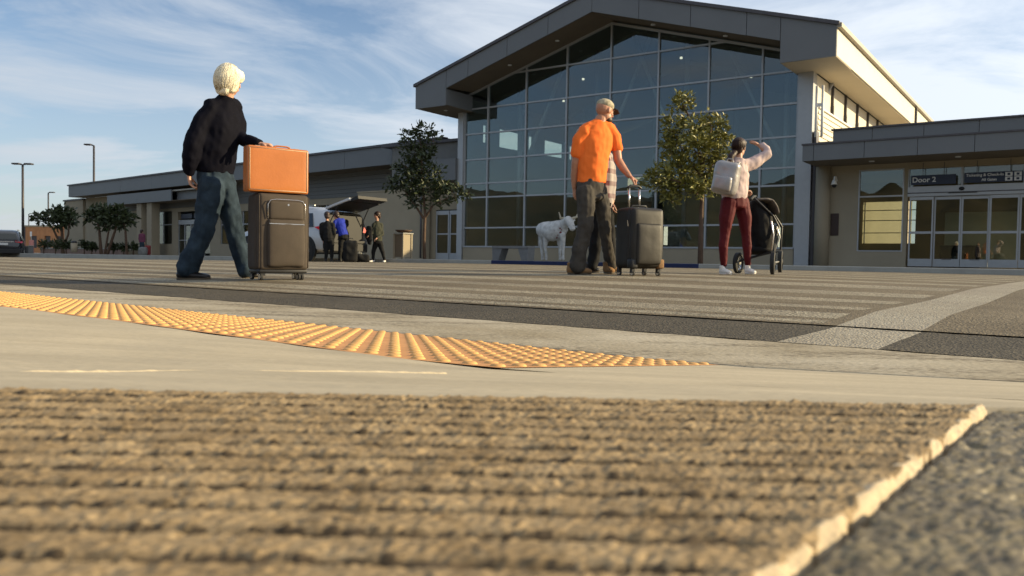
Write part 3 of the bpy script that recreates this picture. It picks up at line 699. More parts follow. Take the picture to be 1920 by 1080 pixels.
# window beside the doors
for z0, z1 in ((0.63, 2.52), (2.58, 3.47)):
    MB().box((2.23, 0.05, z0), (3.65, 0.06, z1)).build('window_pane', 'door_glass', wing)
for a in (((2.20, 0.0, 0.6), (2.24, 0.12, 3.5)), ((3.64, 0.0, 0.6), (3.68, 0.12, 3.5)), ((2.24, 0.0, 0.6), (3.64, 0.12, 0.64)), ((2.24, 0.0, 3.46), (3.64, 0.12, 3.5)), ((2.24, 0.0, 2.52), (3.64, 0.12, 2.57))):
    bx('window_frame', (a[0][0], -0.02, a[0][2]), (a[1][0], 0.10, a[1][2]), 'aluminium', wing)
# storefront: transom glass above, header, doors
bx('header', (3.802, -0.04, 2.50), (10.6, 0.22, 2.84), 'aluminium', wing)
bx('header_rail', (3.802, -0.06, 2.60), (10.6, -0.042, 2.63), 'cap_metal', wing)
xs = [3.80, 5.44, 7.2, 9.0, 10.6]
for a, c in zip(xs[:-1], xs[1:]):
    bx('window_pane', (a+0.04, 0.08, 2.845), (c-0.04, 0.09, 3.45), 'door_glass', wing)
    bx('window_post', (c-0.035, 0.0, 2.845), (c+0.035, 0.14, 3.45), 'aluminium', wing)
bx('window_post', (3.802, 0.0, 2.845), (3.837, 0.14, 3.45), 'aluminium', wing)
bx('top_rail', (3.802, 0.0, 3.453), (10.6, 0.2, 3.68), 'stucco_dark', wing)
bx('wall', (10.6, 0.0, -0.1), (WX, 0.25, 3.679), 'stucco', wing)
dx = [3.86, 4.62, 5.44, 6.26, 7.10, 7.92, 8.74, 9.58, 10.5]
for i, (a, c) in enumerate(zip(dx[:-1], dx[1:])):
    yo = 0.0 if i % 4 in (0, 3) else 0.075
    d = empty('door', (0, 0, 0)); d.parent = wing
    w = 0.055
    bx('door_stile', (a+0.008, yo, 0.10), (a+w, yo+0.06, 2.48), 'aluminium', d); bx('door_stile', (c-w, yo, 0.10), (c-0.008, yo+0.06, 2.48), 'aluminium', d)
    bx('bottom_rail', (a+w, yo, 0.10), (c-w, yo+0.06, 0.36), 'aluminium', d); bx('top_rail', (a+w, yo, 2.38), (c-w, yo+0.06, 2.48), 'aluminium', d); bx('mid_rail', (a+w, yo, 1.22), (c-w, yo+0.06, 1.30), 'aluminium', d)
    bx('door_pane', (a+w, yo+0.025, 0.36), (c-w, yo+0.035, 1.22), 'door_glass', d); bx('door_pane', (a+w, yo+0.025, 1.30), (c-w, yo+0.035, 2.38), 'door_glass', d)
    if i in (1, 2, 5, 6): bx('floor_label', (a+0.28, yo-0.012, 0.335), (c-0.25, yo-0.002, 0.352), 'cap_metal', d)
MB().ell((5.44, -0.07, 2.72), (0.085, 0.06, 0.06)).build('motion_sensor', 'black_plastic', wing, smooth=True)
bx('sensor_bar', (5.05, -0.075, 2.575), (5.9, -0.062, 2.597), 'black_plastic', wing)
bx('floor', (0.62, 0.3, -0.15), (WX, 10, 0.09), 'floor_tile', wing)
bx('ceiling', (0.62, 0.3, 3.75), (WX, 10, 3.8), 'interior_ceiling', wing)
wall_holes('back_wall', 0.62, WX, 0.09, 3.75, [(-9, -8, 0, 1), (0.75, 2.9, 1.1, 2.95), (9.2, 10.6, 0.6, 2.4)], 8.0, 8.15, 'stucco', wing)
for z in (1.55, 2.1, 2.55): bx('window_bar', (0.75, 8.05, z), (2.9, 8.1, z+0.035), 'cap_metal', wing)
for x in (0.8, 2.5): bx('window_bar', (x, 8.02, 1.1), (x+0.05, 8.045, 2.95), 'aluminium', wing)
bx('counter', (4.7, 1.2, 0.09), (5.9, 1.7, 0.85), 'black_plastic', wing)
bx('reflection_panel', (4.75, 1.9, 0.09), (7.0, 2.0, 2.05), 'side_panel', wing)  # added pale panel, stands in for a sunlit wall reflected in the door glass
# signs
def sign(label, x0, x1, z0, z1, parts):
    s = empty('hanging_sign', O, RZ, label, 'sign')
    bx('board', (x0, -0.22, z0), (x1, -0.15, z1), 'sign_navy', s)
    bx('bracket', (x0+0.35, -0.19, z1), (x0+0.37, -0.17, 3.62), 'cap_metal', s); bx('bracket', (x1-0.37, -0.19, z1), (x1-0.35, -0.17, 3.62), 'cap_metal', s)
    for f in parts: f(s)
    return s
sign('dark blue sign reading Door 2 above the sliding glass doors', 3.92, 5.28, 2.88, 3.20, [lambda s: text('lettering', 'Door 2', 0.24, 'sign_white', s, (3.96, -0.225, 2.965), bold=0.004)])
def s2(s):
    text('lettering', 'Ticketing & Check-In', 0.125, 'sign_white', s, (5.57, -0.225, 3.09), bold=0.002)
    text('lettering', 'All Gates', 0.115, 'sign_white', s, (6.02, -0.225, 2.935), bold=0.002)
    for x in (6.68, 6.93):
        for z in (2.91, 3.06): bx('symbol_tile', (x, -0.226, z), (x+0.2, -0.218, z+0.13), 'sign_white', s); bx('symbol', (x+0.06, -0.232, z+0.03), (x+0.14, -0.227, z+0.10), 'sign_navy', s)
sign('dark blue sign with two small lines of lettering and symbol tiles', 5.52, 7.18, 2.89, 3.22, [s2])
mm('plaque_brown', (0.035, 0.018, 0.014), 0.5)
c = empty('security_camera', O, RZ, 'white dome camera on a curved arm on the beige wall left of the entrance', 'security camera')
MB().loft([(1.45, 0, 3.15), (1.45, -0.16, 3.28), (1.45, -0.34, 3.26), (1.45, -0.38, 3.12)], [0.035]*4, seg=10).build('arm', 'white_paint', c, smooth=True)
MB().loft([(1.45, -0.38, 3.15), (1.45, -0.38, 2.98)], [0.06, 0.11], seg=16, cap=0).build('housing', 'white_paint', c, smooth=True)
MB().ell((1.45, -0.38, 2.97), (0.09, 0.09, 0.10)).build('dome', 'black_plastic', c, smooth=True)
p = bx('wall_plaque', (-0.14, -0.03, -0.38), (0.14, 0, 0.42), 'plaque_brown', None, bevel=0.008); p.location = O + Matrix.Rotation(RZ, 3, 'Z') @ V((1.42, -0.002, 1.55)); p.rotation_euler = (0, 0, RZ)
tag(p, 'dark brown upright plaque on the beige wall below the dome camera', 'plaque')
q = at(1885, 478, 29.5); ob = MB()
for k in range(9):
    a = 2*math.pi*k/9; ob.ell((0.13*math.cos(a), 0.13*math.sin(a), 0.19), (0.12, 0.12, 0.19), seg=10, rings=8)
mm('orange_skin', (0.75, 0.16, 0.02), 0.45)
pk = ob.build('pumpkin', 'orange_skin', smooth=True); pk.location = (q.x, q.y, q.z-0.17); tag(pk, 'round bright orange pumpkin-like object behind the glass door at the right edge', 'decoration')
if q.z-0.17 > 0.1:
    pd_ = bx('low_table', (-0.45, -0.25, 0), (0.75, 0.3, q.z-0.17-0.09), 'stucco_dark', None, bevel=0.01); pd_.location = (q.x, q.y, 0.09); pd_.rotation_euler = (0, 0, RZ); tag(pd_, 'low table carrying the orange object inside the entrance', 'table')
# ------------------------------------------------------------------ long wing on the left
O2 = at(860, 487, 40); O2 = V((O2.x, O2.y, 0)); A2 = math.radians(48.7); RZ2 = A2 - math.pi/2
lw = empty('long_wing', O2, RZ2, 'long low terminal wing with grey band fascia running away to the left', 'terminal building')
# local x = -s ; y away
fxs = [-50.6, -39.5, -33.9, -28.5, -23, -18.5, -13.8, -9.4, -5.2, -1.2]
for a, c in zip(fxs[:-1], fxs[1:]): bx('fascia_panel', (a+0.012, -0.0, 5.15), (c-0.012, 0.1, 6.15), 'fascia', lw)
bx('fascia_cap', (-50.7, -0.1, 6.153), (-1.2, 0.3, 6.27), 'cap_metal', lw)
bx('roof', (-50.6, 0.105, 5.9), (-1.2, 14, 6.05), 'roof_metal', lw)
m = MB(); k = -50
while k < -1.5: m.box((k, 0.31, 6.06), (k+0.05, 14, 6.30)); k += 1.1
m.build('roof_seams', 'roof_metal', lw)['kind'] = 'stuff'
bx('soffit', (-50.6, 0.105, 5.15), (-1.2, 1.5, 5.19), 'soffit', lw)
# upper wall: lap siding in grey
for i in range(6):
    bx('siding_board', (-42, 1.5, 3.72+i*0.24), (-1.0, 1.56+0.01*(i % 2), 3.72+i*0.24+0.225), 'siding', lw)
bx('upper_wall', (-50.5, 1.58, 3.6), (-0.8, 1.7, 5.14), 'siding', lw)
bx('upper_wall', (-50.5, 1.46, 3.72), (-42.02, 1.57, 5.14), 'stucco', lw)
wall_holes('lower_wall', -55.2, -8.3, -0.3, 3.7, [(-38.2, -33.5, 0.9, 3.5), (-32.5, -27.5, -0.3, 3.4), (-26, -20, 0.9, 3.2), (-18, -10, 0.9, 3.3)], 1.45, 1.7, 'stucco', lw)
for x0, x1, z0, z1, nx in ((-38.2, -33.5, 0.9, 3.5, 3), (-26, -20, 0.9, 3.2, 4), (-18, -10, 0.9, 3.3, 5)):
    w = (x1-x0)/nx
    for i in range(nx):
        bx('window_pane', (x0+i*w+0.04, 1.55, z0+0.04), (x0+(i+1)*w-0.04, 1.57, z1-0.04), 'door_glass', lw); bx('mullion', (x0+i*w-0.035, 1.50, z0), (x0+i*w+0.035, 1.62, z1), 'aluminium', lw)
    bx('transom', (x0, 1.505, (z0+z1)/2+0.2), (x1, 1.54, (z0+z1)/2+0.27), 'aluminium', lw)
# doors of the far entrance
for i in range(5):
    a = -32.5+i*0.98
    bx('door_pane', (a+0.06, 1.55, 0.2), (a+0.92, 1.57, 2.3), 'door_glass', lw); bx('door_frame', (a-0.03, 1.5, 0.0), (a+0.05, 1.62, 2.4), 'aluminium', lw); bx('door_rail', (a+0.05, 1.5, 1.15), (a+0.95, 1.54, 1.22), 'aluminium', lw)
bx('header', (-32.5, 1.48, 2.4), (-27.5, 1.66, 2.75), 'aluminium', lw)
bx('sign_strip', (-31.9, 1.42, 2.85), (-30.2, 1.47, 3.2), 'sign_navy', lw); bx('sign_strip', (-29.9, 1.42, 2.85), (-28.1, 1.47, 3.2), 'sign_navy', lw)
bx('inner_light', (-32.3, 3.6, 1.9), (-31.3, 3.65, 2.0), 'light', lw)
bx('inner_wall', (-55, 7, -0.3), (-0.8, 7.2, 5.1), 'interior_wall', lw)
bx('inner_floor', (-55, 1.71, -0.3), (-0.8, 7, 0.02), 'floor_tile', lw)
# lower end block
bx('end_block', (-55.3, 1.3, -0.3), (-50.72, 9, 5.0), 'stucco', lw); bx('end_cap', (-55.4, 1.2, 5.003), (-50.71, 9, 5.14), 'cap_metal', lw)
# entrance canopy with columns
for a, c in ((-41.9, -36.2), (-36.2, -30.4)): bx('canopy_panel', (a+0.01, -0.1, 4.10), (c-0.01, 0.0, 4.92), 'fascia', lw)
bx('canopy_roof', (-41.8, 0.005, 4.80), (-24, 1.44, 4.90), 'roof_metal', lw); bx('canopy_soffit', (-41.8, 0.005, 4.10), (-24, 1.44, 4.13), 'soffit', lw)
for a, c in ((-30.4, -27), (-27, -24)): bx('canopy_panel', (a+0.01, 0.35, 4.14), (c-0.01, 0.43, 4.79), 'fascia', lw)
for x, r in ((-36.4, 0.42), (-34.6, 0.42)):
    bx('column', (x-r, 0.15, -0.3), (x+r, 0.8, 4.09), 'stucco', lw)
# beige enclosure wall beside the hall, downpipe and recessed double door
E2 = empty('enclosure_wall', O, RZ, 'plain beige wall panel behind the woman in dark clothes', 'wall')
bx('wall_panel', (-23.1, -0.02, -0.1), (-18.25, 0.3, 3.55), 'stucco', E2); bx('coping', (-23.14, -0.05, 3.553), (-18.22, 0.33, 3.62), 'stucco', E2)
MB().tube((-18.5, -0.09, 0.1), (-18.5, -0.09, 3.5), 0.045).build('downpipe', 'cap_metal', E2, smooth=True)
link = empty('link_bay', O, RZ, 'recessed bay with glass double door between hall and long wing', 'terminal building')
wall_holes('wall', -20.6, -16.14, -0.1, 3.9, [(-18.0, -16.2, -0.1, 2.56)], 0.5, 0.7, 'stucco', link)
bx('upper_panel', (-18.25, -0.3, 3.93), (-16.14, 0.3, 4.98), 'fascia', link); bx('wall_above', (-21, 0.4, 3.905), (-16.14, 0.6, 5.9), 'siding', link)
bx('roof_edge', (-21.6, 0.2, 5.9), (-16.14, 3, 6.03), 'cap_metal', link)
bx('inner_wall', (-21, 3.2, -0.1), (-16.14, 3.3, 5.8), 'interior_wall', link)
for a, c in ((-17.95, -17.10), (-17.06, -16.2)):
    d = empty('door', (0, 0, 0)); d.parent = link
    for q_ in (((a, 0.45, 0.0), (a+0.07, 0.52, 2.5)), ((c-0.07, 0.45, 0.0), (c, 0.52, 2.5)), ((a+0.07, 0.45, 0), (c-0.07, 0.52, 0.38)), ((a+0.07, 0.45, 1.3), (c-0.07, 0.52, 1.37)), ((a+0.07, 0.45, 2.3), (c-0.07, 0.52, 2.5))): bx('door_frame', q_[0], q_[1], 'aluminium', d)
    bx('door_pane', (a+0.07, 0.475, 0.38), (c-0.07, 0.485, 1.3), 'door_glass', d); bx('door_pane', (a+0.07, 0.475, 1.37), (c-0.07, 0.485, 2.3), 'door_glass', d)
# planter wall on the left
def ground_at(px, Y, z=None):
    p = at(px, 480, Y); z = gz(p.x, p.y) if z is None else z; return V((p.x, p.y, z))
Rw = Matrix.Rotation(RZ2, 3, 'Z')
pl = empty('planter', O2, RZ2, 'long low planter wall of reddish brown block in front of the left wing', 'planter')
mm('block', (0.20, 0.13, 0.10), 0.9, var=0.2, scale=3)
for k in range(12): bx('planter_block', (-55+k*1.55, -0.9, -0.25), (-55+k*1.55+1.53, -0.6, 0.42), 'block', pl)
bx('planter_coping', (-55.05, -0.95, 0.423), (-36.4, -0.55, 0.50), 'kerb', pl)
bx('planter_soil', (-55, -0.6, -0.25), (-36.4, 1.2, 0.36), 'earth', pl)
# distant brick office, sunlit
q0 = ground_at(48, 100, -0.4); ob = empty('brick_building', q0, math.radians(-20), 'small flat roofed orange brick building far away at the left edge', 'building')
mm('orange_brick', (0.42, 0.20, 0.09), 0.9, var=0.15, scale=2)
wall_holes('wall', 0, 7, 0, 3.6, [(0.9, 1.9, 1.0, 2.5), (3.2, 4.2, 1.0, 2.5), (5.2, 6.2, 1.0, 2.5)], 0, 0.3, 'orange_brick', ob)
bx('side_wall', (-0.02, 0.0, 0), (-0.3, 6, 3.6), 'cap_metal', ob); bx('roof', (-0.35, -0.05, 3.603), (7.1, 6, 3.8), 'stucco', ob); bx('end_wall', (6.7, 0.31, 0), (7, 6, 3.6), 'orange_brick', ob)
for x in (0.9, 3.2, 5.2): bx('window_pane', (x+0.02, 0.15, 1.02), (x+0.98, 0.17, 2.48), 'cap_metal', ob)
# ------------------------------------------------------------------ people
mm('skin', (0.50, 0.27, 0.18), 0.5, var=0.08, scale=20); mm('skin_tan', (0.42, 0.20, 0.12), 0.5, var=0.12, scale=20)
mm('white_hair', (0.74, 0.68, 0.52), 0.55, var=0.22, scale=60, stretch=(1, 1, 0.25), bump=0.008, bscale=70)
mm('brown_hair', (0.030, 0.011, 0.006), 0.55, var=0.3, scale=60, stretch=(1, 1, 0.3), bump=0.003, bscale=90)
mm('dark_hair', (0.03, 0.015, 0.01), 0.5, var=0.3)
mm('navy_jacket', (0.004, 0.004, 0.008), 0.8, var=0.2, bump=0.003, bscale=9, spec=0.08)
mm('jeans', (0.013, 0.024, 0.038), 0.9, var=0.3, scale=7, bump=0.005, bscale=14, col2=(0.032, 0.052, 0.074), fine=0.2, fscale=300, spec=0.2)
mm('orange_cotton', (0.90, 0.18, 0.03), 0.85, var=0.05, scale=6, bump=0.006, bscale=8, spec=0.2)
mm('grey_trousers', (0.06, 0.053, 0.045), 0.9, var=0.3, scale=6, bump=0.006, bscale=12, spec=0.2)
mm('maroon_knit', (0.085, 0.007, 0.010), 0.7, var=0.15, scale=8, bump=0.002, bscale=30, spec=0.2)
mm('pink_fleece', (0.50, 0.39, 0.37), 0.9, var=0.1, scale=8, bump=0.006, bscale=12, spec=0.2)
mm('silver_leather', (0.36, 0.34, 0.33), 0.35, var=0.15, scale=6, bump=0.006, bscale=12, metal=0.35)
mm('tan_suede', (0.22, 0.12, 0.05), 0.85, var=0.3, scale=14); mm('black_leather', (0.012, 0.01, 0.01), 0.35, var=0.3)
mm('white_shoe', (0.72, 0.68, 0.62), 0.55, var=0.08); mm('sole', (0.10, 0.075, 0.05), 0.8)
mm('khaki_cap', (0.30, 0.25, 0.15), 0.9, var=0.35, scale=30, col2=(0.50, 0.45, 0.33))
mm('brown_leather', (0.42, 0.13, 0.024), 0.42, var=0.05, scale=5, bump=0.0008, bscale=60, col2=(0.46, 0.145, 0.028), coat=0.12)
mm('grey_nylon', (0.052, 0.039, 0.028), 0.8, var=0.14, scale=8, bump=0.003, bscale=7, fine=0.15, fscale=400)
mm('dark_nylon', (0.05, 0.037, 0.027), 0.8, var=0.15, scale=8, bump=0.002, bscale=7)
mm('black_nylon', (0.016, 0.013, 0.009), 0.55, var=0.2, scale=8, bump=0.004, bscale=7)
mm('black_cloth', (0.010, 0.010, 0.010), 0.85, var=0.2, bump=0.005, bscale=12, spec=0.2)
mm('olive_cloth', (0.035, 0.037, 0.022), 0.85, var=0.2, bump=0.004, bscale=12); mm('blue_cloth', (0.01, 0.025, 0.28), 0.85, var=0.12, bump=0.004, bscale=10)
mm('purple_cloth', (0.12, 0.03, 0.06), 0.85); mm('red_cloth', (0.16, 0.02, 0.02), 0.8); mm('eye_white', (0.7, 0.68, 0.65), 0.2)
def plaid():
    m, t = nodes('plaid_cloth'); N = t.nodes; K = t.links; o = N.new('ShaderNodeOutputMaterial'); b = N.new('ShaderNodeBsdfPrincipled'); K.new(b.outputs[0], o.inputs[0]); b.inputs['Roughness'].default_value = 0.9
    c = N.new('ShaderNodeTexCoord'); last = None
    for axis, sc in ((2, 14), (0, 14)):
        s_ = N.new('ShaderNodeSeparateXYZ'); K.new(c.outputs['Object'], s_.inputs[0]); a = N.new('ShaderNodeMath'); a.operation = 'MULTIPLY'; a.inputs[1].default_value = sc*math.pi; K.new(s_.outputs[axis], a.inputs[0])
        q = N.new('ShaderNodeMath'); q.operation = 'SINE'; K.new(a.outputs[0], q.inputs[0]); r = N.new('ShaderNodeMath'); r.operation = 'GREATER_THAN'; r.inputs[1].default_value = 0.35; K.new(q.outputs[0], r.inputs[0])
        if last is None: last = r.outputs[0]
        else: z = N.new('ShaderNodeMath'); z.operation = 'ADD'; K.new(last, z.inputs[0]); K.new(r.outputs[0], z.inputs[1]); last = z.outputs[0]
    h = N.new('ShaderNodeMath'); h.operation = 'MULTIPLY'; h.inputs[1].default_value = 0.5; K.new(last, h.inputs[0])
    mx = N.new('ShaderNodeMix'); mx.data_type = 'RGBA'; K.new(h.outputs[0], mx.inputs['Factor']); mx.inputs['A'].default_value = (0.36, 0.31, 0.28, 1); mx.inputs['B'].default_value = (0.10, 0.02, 0.025, 1); K.new(mx.outputs['Result'], b.inputs['Base Color']); return m
MT['plaid_cloth'] = plaid()
def wrinkle(a=0.006, sc=11, seed=0):
    def f(p):
        q = V((p.x*sc+seed, p.y*sc, p.z*sc*0.8)); return a*(noise.noise(q)*1.0 + 0.6*noise.noise(q*2.1) - 0.5*abs(noise.noise(q*1.3+V((5, 5, 5)))))
    return f
def hand(mb, w, d, pn, L=0.185, curl=0.5, thumb=1, spread=0.02):
    """w wrist, d direction, pn palm normal (fingers curl towards it)"""
    w = V(w); d = V(d).normalized(); pn = V(pn); pn = (pn-d*pn.dot(d)).normalized(); sd = d.cross(pn)*thumb
    k = w + d*L*0.50
    mb.loft([w-d*0.03, w+d*0.02, w+d*L*0.30, k], [(0.027, 0.021), (0.030, 0.018), (0.041, 0.017), (0.040, 0.014)], side=sd, seg=12, cap=0.5)
    for i, (o, l) in enumerate(((-0.031, 0.80), (-0.0105, 0.95), (0.0105, 1.0), (0.031, 0.90))):
        p = k - d*0.012 + sd*o; dd = (d + sd*o*spread*20).normalized(); pts = [p]; ang = 0
        for j, f in enumerate((0.48, 0.30, 0.24)):
            ang += curl*(0.8 if j == 0 else 1.0); dv = dd*math.cos(ang) + pn*math.sin(ang); p = p + dv*L*0.48*l*f; pts.append(p)
        mb.loft(pts, [0.0095, 0.0090, 0.0082, 0.0072], seg=8, cap=0.8)
    t0 = w + d*0.03 + sd*0.026; t1 = t0 + (d*0.6+sd*0.6+pn*0.35).normalized()*0.042; t2 = t1 + (d*0.85+sd*0.15+pn*0.45).normalized()*0.034; t3 = t2 + (d*0.85-sd*0.1+pn*0.5).normalized()*0.026
    mb.loft([t0, t1, t2, t3], [0.014, 0.012, 0.0105, 0.009], seg=8, cap=0.8)
def head(mb, c, fw, up=(0, 0, 1), k=1.0):
    """c centre of head; returns basis"""
    fw = V(fw).normalized(); up = V(up).normalized(); sd = fw.cross(up).normalized(); up = sd.cross(fw).normalized(); c = V(c)
    Mx = Matrix((sd, fw, up)).transposed()
    def P(s_, f_, u_): return c + (sd*s_ + fw*f_ + up*u_)*k
    mb.ell(P(0, -0.012, 0.025), (0.076*k, 0.098*k, 0.090*k), Mx); mb.ell(P(0, 0.022, -0.05), (0.058*k, 0.070*k, 0.062*k), Mx); mb.ell(P(0, 0.055, -0.088), (0.028*k, 0.025*k, 0.022*k), Mx)
    mb.ell(P(0, 0.075, 0.005), (0.045*k, 0.014*k, 0.05*k), Mx)
    mb.loft([P(0, 0.088, 0.022), P(0, 0.100, 0.0), P(0, 0.112, -0.022)], [0.008*k, 0.011*k, 0.014*k], seg=8)
    mb.loft([P(-0.024, 0.087, -0.058), P(0, 0.094, -0.058), P(0.024, 0.087, -0.058)], [0.007*k, 0.009*k, 0.007*k], seg=8)
    for e in (-1, 1):
        mb.ell(P(0.077*e, -0.008, -0.002), (0.008*k, 0.019*k, 0.032*k), Mx); mb.ell(P(0.033*e, 0.062, -0.022), (0.026*k, 0.022*k, 0.024*k), Mx)
        mb.ell(P(0.030*e, 0.086, 0.036), (0.024*k, 0.012*k, 0.008*k), Mx)
    return P, Mx
def eyes(P, parent, k=1.0):
    for e in (-1, 1): MB().ell(P(0.031*e, 0.083, 0.016), (0.0125*k,)*3, seg=10, rings=8).build('eye', 'black_leather', parent, smooth=True)
def shoe(parent, heel, toe, m, w=0.048, h=0.085, solem='sole', name='shoe'):
    heel = V(heel); toe = V(toe); d = (toe-heel); L = d.length; d.normalize(); up = V((0, 0, 1)); sd = d.cross(up).normalized(); up2 = sd.cross(d)
    b = MB()
    def Q(a, u): return heel + d*L*a + up2*u
    b.loft([Q(0.10, h*0.52), Q(0.30, h*0.50), Q(0.55, h*0.42), Q(0.80, h*0.36), Q(0.93, h*0.32)], [(w*0.80, h*0.48), (w*0.80, h*0.50), (w*0.95, h*0.40), (w, h*0.32), (w*0.78, h*0.24)], side=sd, seg=14, cap=0.8)
    b.loft([Q(0.18, h*0.7), Q(0.15, h*1.25)], [w*0.82, w*0.80], seg=12, cap=0.2)
    o = remesh(name, b, m, parent, 0.006, 3)
    s_ = MB(); s_.loft([Q(0.06, 0.011), Q(0.35, 0.010), Q(0.65, 0.010), Q(0.95, 0.014)], [(w*0.80, 0.013), (w*0.75, 0.012), (w*1.0, 0.012), (w*0.75, 0.012)], side=sd, seg=12, cap=0.7); s_.build('sole', solem, o, smooth=True)
def hair_strands(parent, PP, MX, m, n, rx, ry, rz_, c=(0, -0.02, 0.03), down=1.9, w=0.0016, face=0.9, seed=5):
    r_ = random.Random(seed); b = MB()
    for i in range(n):
        az = r_.uniform(0, 2*math.pi); f_ = math.cos(az)        # az 0 = forward
        end = down*r_.uniform(0.8, 1.05) if f_ < 0.35 else face*r_.uniform(0.7, 1.0)
        st = r_.uniform(0.05, end*0.7); k = 1.0+r_.uniform(0.0, 0.045); pts = []; sw = r_.uniform(-0.10, 0.10)
        for t in range(6):
            ph = st+(end-st)*t/5*r_.uniform(0.97, 1.0); a = az+sw*t/5; wv = k+0.008*math.sin(t*1.2+i)
            pts.append(PP(c[0]+math.sin(a)*math.sin(ph)*rx*wv, c[1]+math.cos(a)*math.sin(ph)*ry*wv, c[2]+math.cos(ph)*rz_*wv))
        b.loft(pts, [w, w*1.2, w*1.2, w, w*0.8, w*0.4], seg=3, cap=0)
    o = b.build('hair_strands', m, parent, smooth=True); o['kind'] = 'stuff'; return o
class Person:
    def __init__(s, px, py, Y, label, group=None, name='person'):
        g = at(px, py, Y); s.Y = Y; z = gz(g.x, g.y); s.root = V((g.x, g.y, z)); s.e = empty(name, s.root, 0, label, 'person', group)
    def p(s, px, py, dy=0.0): return at(px, py, s.Y+dy) - s.root
def limb(b, pts, r, seg=12): b.loft(pts, r, seg=seg, cap=0.7)
# ---- white-haired walker
P1 = Person(395, 521, 7.0, 'person with white hair, black jacket and jeans, hand on a leather case')
p = P1.p; e1 = P1.e
hd = p(431, 151, 0.0); fw = V((0.45, 0.89, -0.14))
shL = p(393, 203, -0.06); shR = p(441, 203, 0.13); elL = p(360, 283, -0.16); wrL = p(354, 326, -0.12)
elR = p(451, 258, 0.10); wrR = p(488, 272, -0.02); pel = p(404, 330, 0.02)
hipL = p(397, 345, -0.06); hipR = p(420, 345, 0.08); knL = p(383, 428, -0.08); anL = p(352, 508, -0.06); knR = p(437, 425, 0.12); anR = p(461, 508, 0.14)
sd = (shR-shL).normalized()
b = MB(); PP, MX = head(b, hd, fw, (0.08, 0, 1), 1.02)
b.loft([p(424, 195, 0.02), p(428, 172, 0.01)], [0.055, 0.052]); b.loft([p(404, 335, 0.02), p(406, 290, 0.02), p(412, 240, 0.03), p(419, 205, 0.03), p(423, 192, 0.02)], [(0.14, 0.10), (0.13, 0.10), (0.15, 0.10), (0.14, 0.08), (0.07, 0.06)], side=sd, seg=16)
for c_ in ([shL, elL, wrL], [shR, elR, wrR]): limb(b, c_, [0.045, 0.04, 0.027])
for c_ in ([hipL, knL, anL], [hipR, knR, anR]): limb(b, c_, [0.07, 0.05, 0.035])
hand(b, wrL, (0.15, 0.1, -1), (0.9, 0.2, 0), curl=0.55, thumb=-1); hand(b, wrR+V((0.0, 0, 0.01)), (0.95, 0.0, -0.10), (0, 0.05, -1), curl=0.55, thumb=-1)
remesh('body', b, 'skin', e1, 0.006, 2); eyes(PP, e1)
b = MB(); jp = [p(404, 322, 0.02), p(402, 300, 0.02), p(406, 270, 0.02), p(413, 235, 0.03), p(418, 208, 0.04), p(422, 190, 0.03), p(426, 180, 0.02)]
b.loft([shL, p(420, 196, 0.03), shR], [0.085, 0.085, 0.085]); b.loft([p(422, 195, 0.02), p(427, 181, 0.02)], [0.075, 0.068], cap=0.1); b.loft(jp, [(0.165, 0.13), (0.185, 0.155), (0.185, 0.165), (0.185, 0.155), (0.165, 0.125), (0.09, 0.09), (0.072, 0.075)], side=sd, seg=20, cap=0.15)
b.loft([p(404, 326, 0.02), p(404, 320, 0.02)], [(0.158, 0.125), (0.160, 0.128)], side=sd, seg=20, cap=0.1)
limb(b, [shL+V((0.02, 0, -0.01)), p(375, 240, -0.12), p(362, 272, -0.17), p(358, 295, -0.17), p(354, 322, -0.13)], [0.085, 0.088, 0.078, 0.075, 0.050]); limb(b, [shR+V((-0.02, 0, -0.01)), p(447, 232, 0.12), p(449, 257, 0.10), p(465, 264, 0.04), p(484, 270, -0.01)], [0.08, 0.072, 0.068, 0.060, 0.045])
remesh('jacket', b, 'navy_jacket', e1, 0.009, 4, wrinkle(0.012, 9))
b = MB(); b.loft([p(404, 310, 0.02), p(404, 335, 0.02), p(406, 352, 0.02)], [(0.155, 0.12), (0.165, 0.13), (0.15, 0.125)], side=sd, seg=18, cap=0.3)
limb(b, [hipL, p(392, 385, -0.07), knL, p(368, 465, -0.08), p(350, 506, -0.06)], [0.115, 0.108, 0.094, 0.088, 0.098]); limb(b, [hipR, p(428, 385, 0.10), knR, p(449, 465, 0.14), p(462, 510, 0.14)], [0.108, 0.098, 0.085, 0.076, 0.074])
remesh('jeans', b, 'jeans', e1, 0.009, 3, wrinkle(0.013, 10, 3))
b = MB(); hM = MX
for (s_, f_, u_), r in (((0, -0.02, 0.045), (0.094, 0.114, 0.092)), ((0, -0.05, -0.035), (0.092, 0.075, 0.105)), ((-0.04, 0.03, 0.05), (0.052, 0.078, 0.062)), ((0.04, 0.03, 0.05), (0.052, 0.078, 0.062)), ((-0.066, -0.015, -0.03), (0.030, 0.055, 0.085)), ((0.066, -0.015, -0.03), (0.030, 0.055, 0.085)), ((0, -0.055, -0.085), (0.080, 0.055, 0.065))):
    b.ell(PP(s_, f_, u_), r, hM)
def strands(a, sc):
    def f(q): return a*(noise.noise(V((q.x*sc, q.y*sc, q.z*sc*0.35))) + 0.7*noise.noise(V((q.x*sc*2.3, q.y*sc*2.3, q.z*sc*0.6))))
    return f
h1_ = remesh('hair', b, 'white_hair', e1, 0.006, 3, strands(0.0045, 34))
hair_strands(h1_, PP, MX, 'white_hair', 1700, 0.098, 0.116, 0.140, c=(0, -0.026, -0.006), down=2.45, face=0.85, w=0.0013)
shoe(e1, p(329, 524.5, -0.06)+V((0.01, 0, 0)), p(395, 524.5, -0.08), 'black_leather'); shoe(e1, p(455, 523, 0.14), p(487, 523, 0.26), 'black_leather')
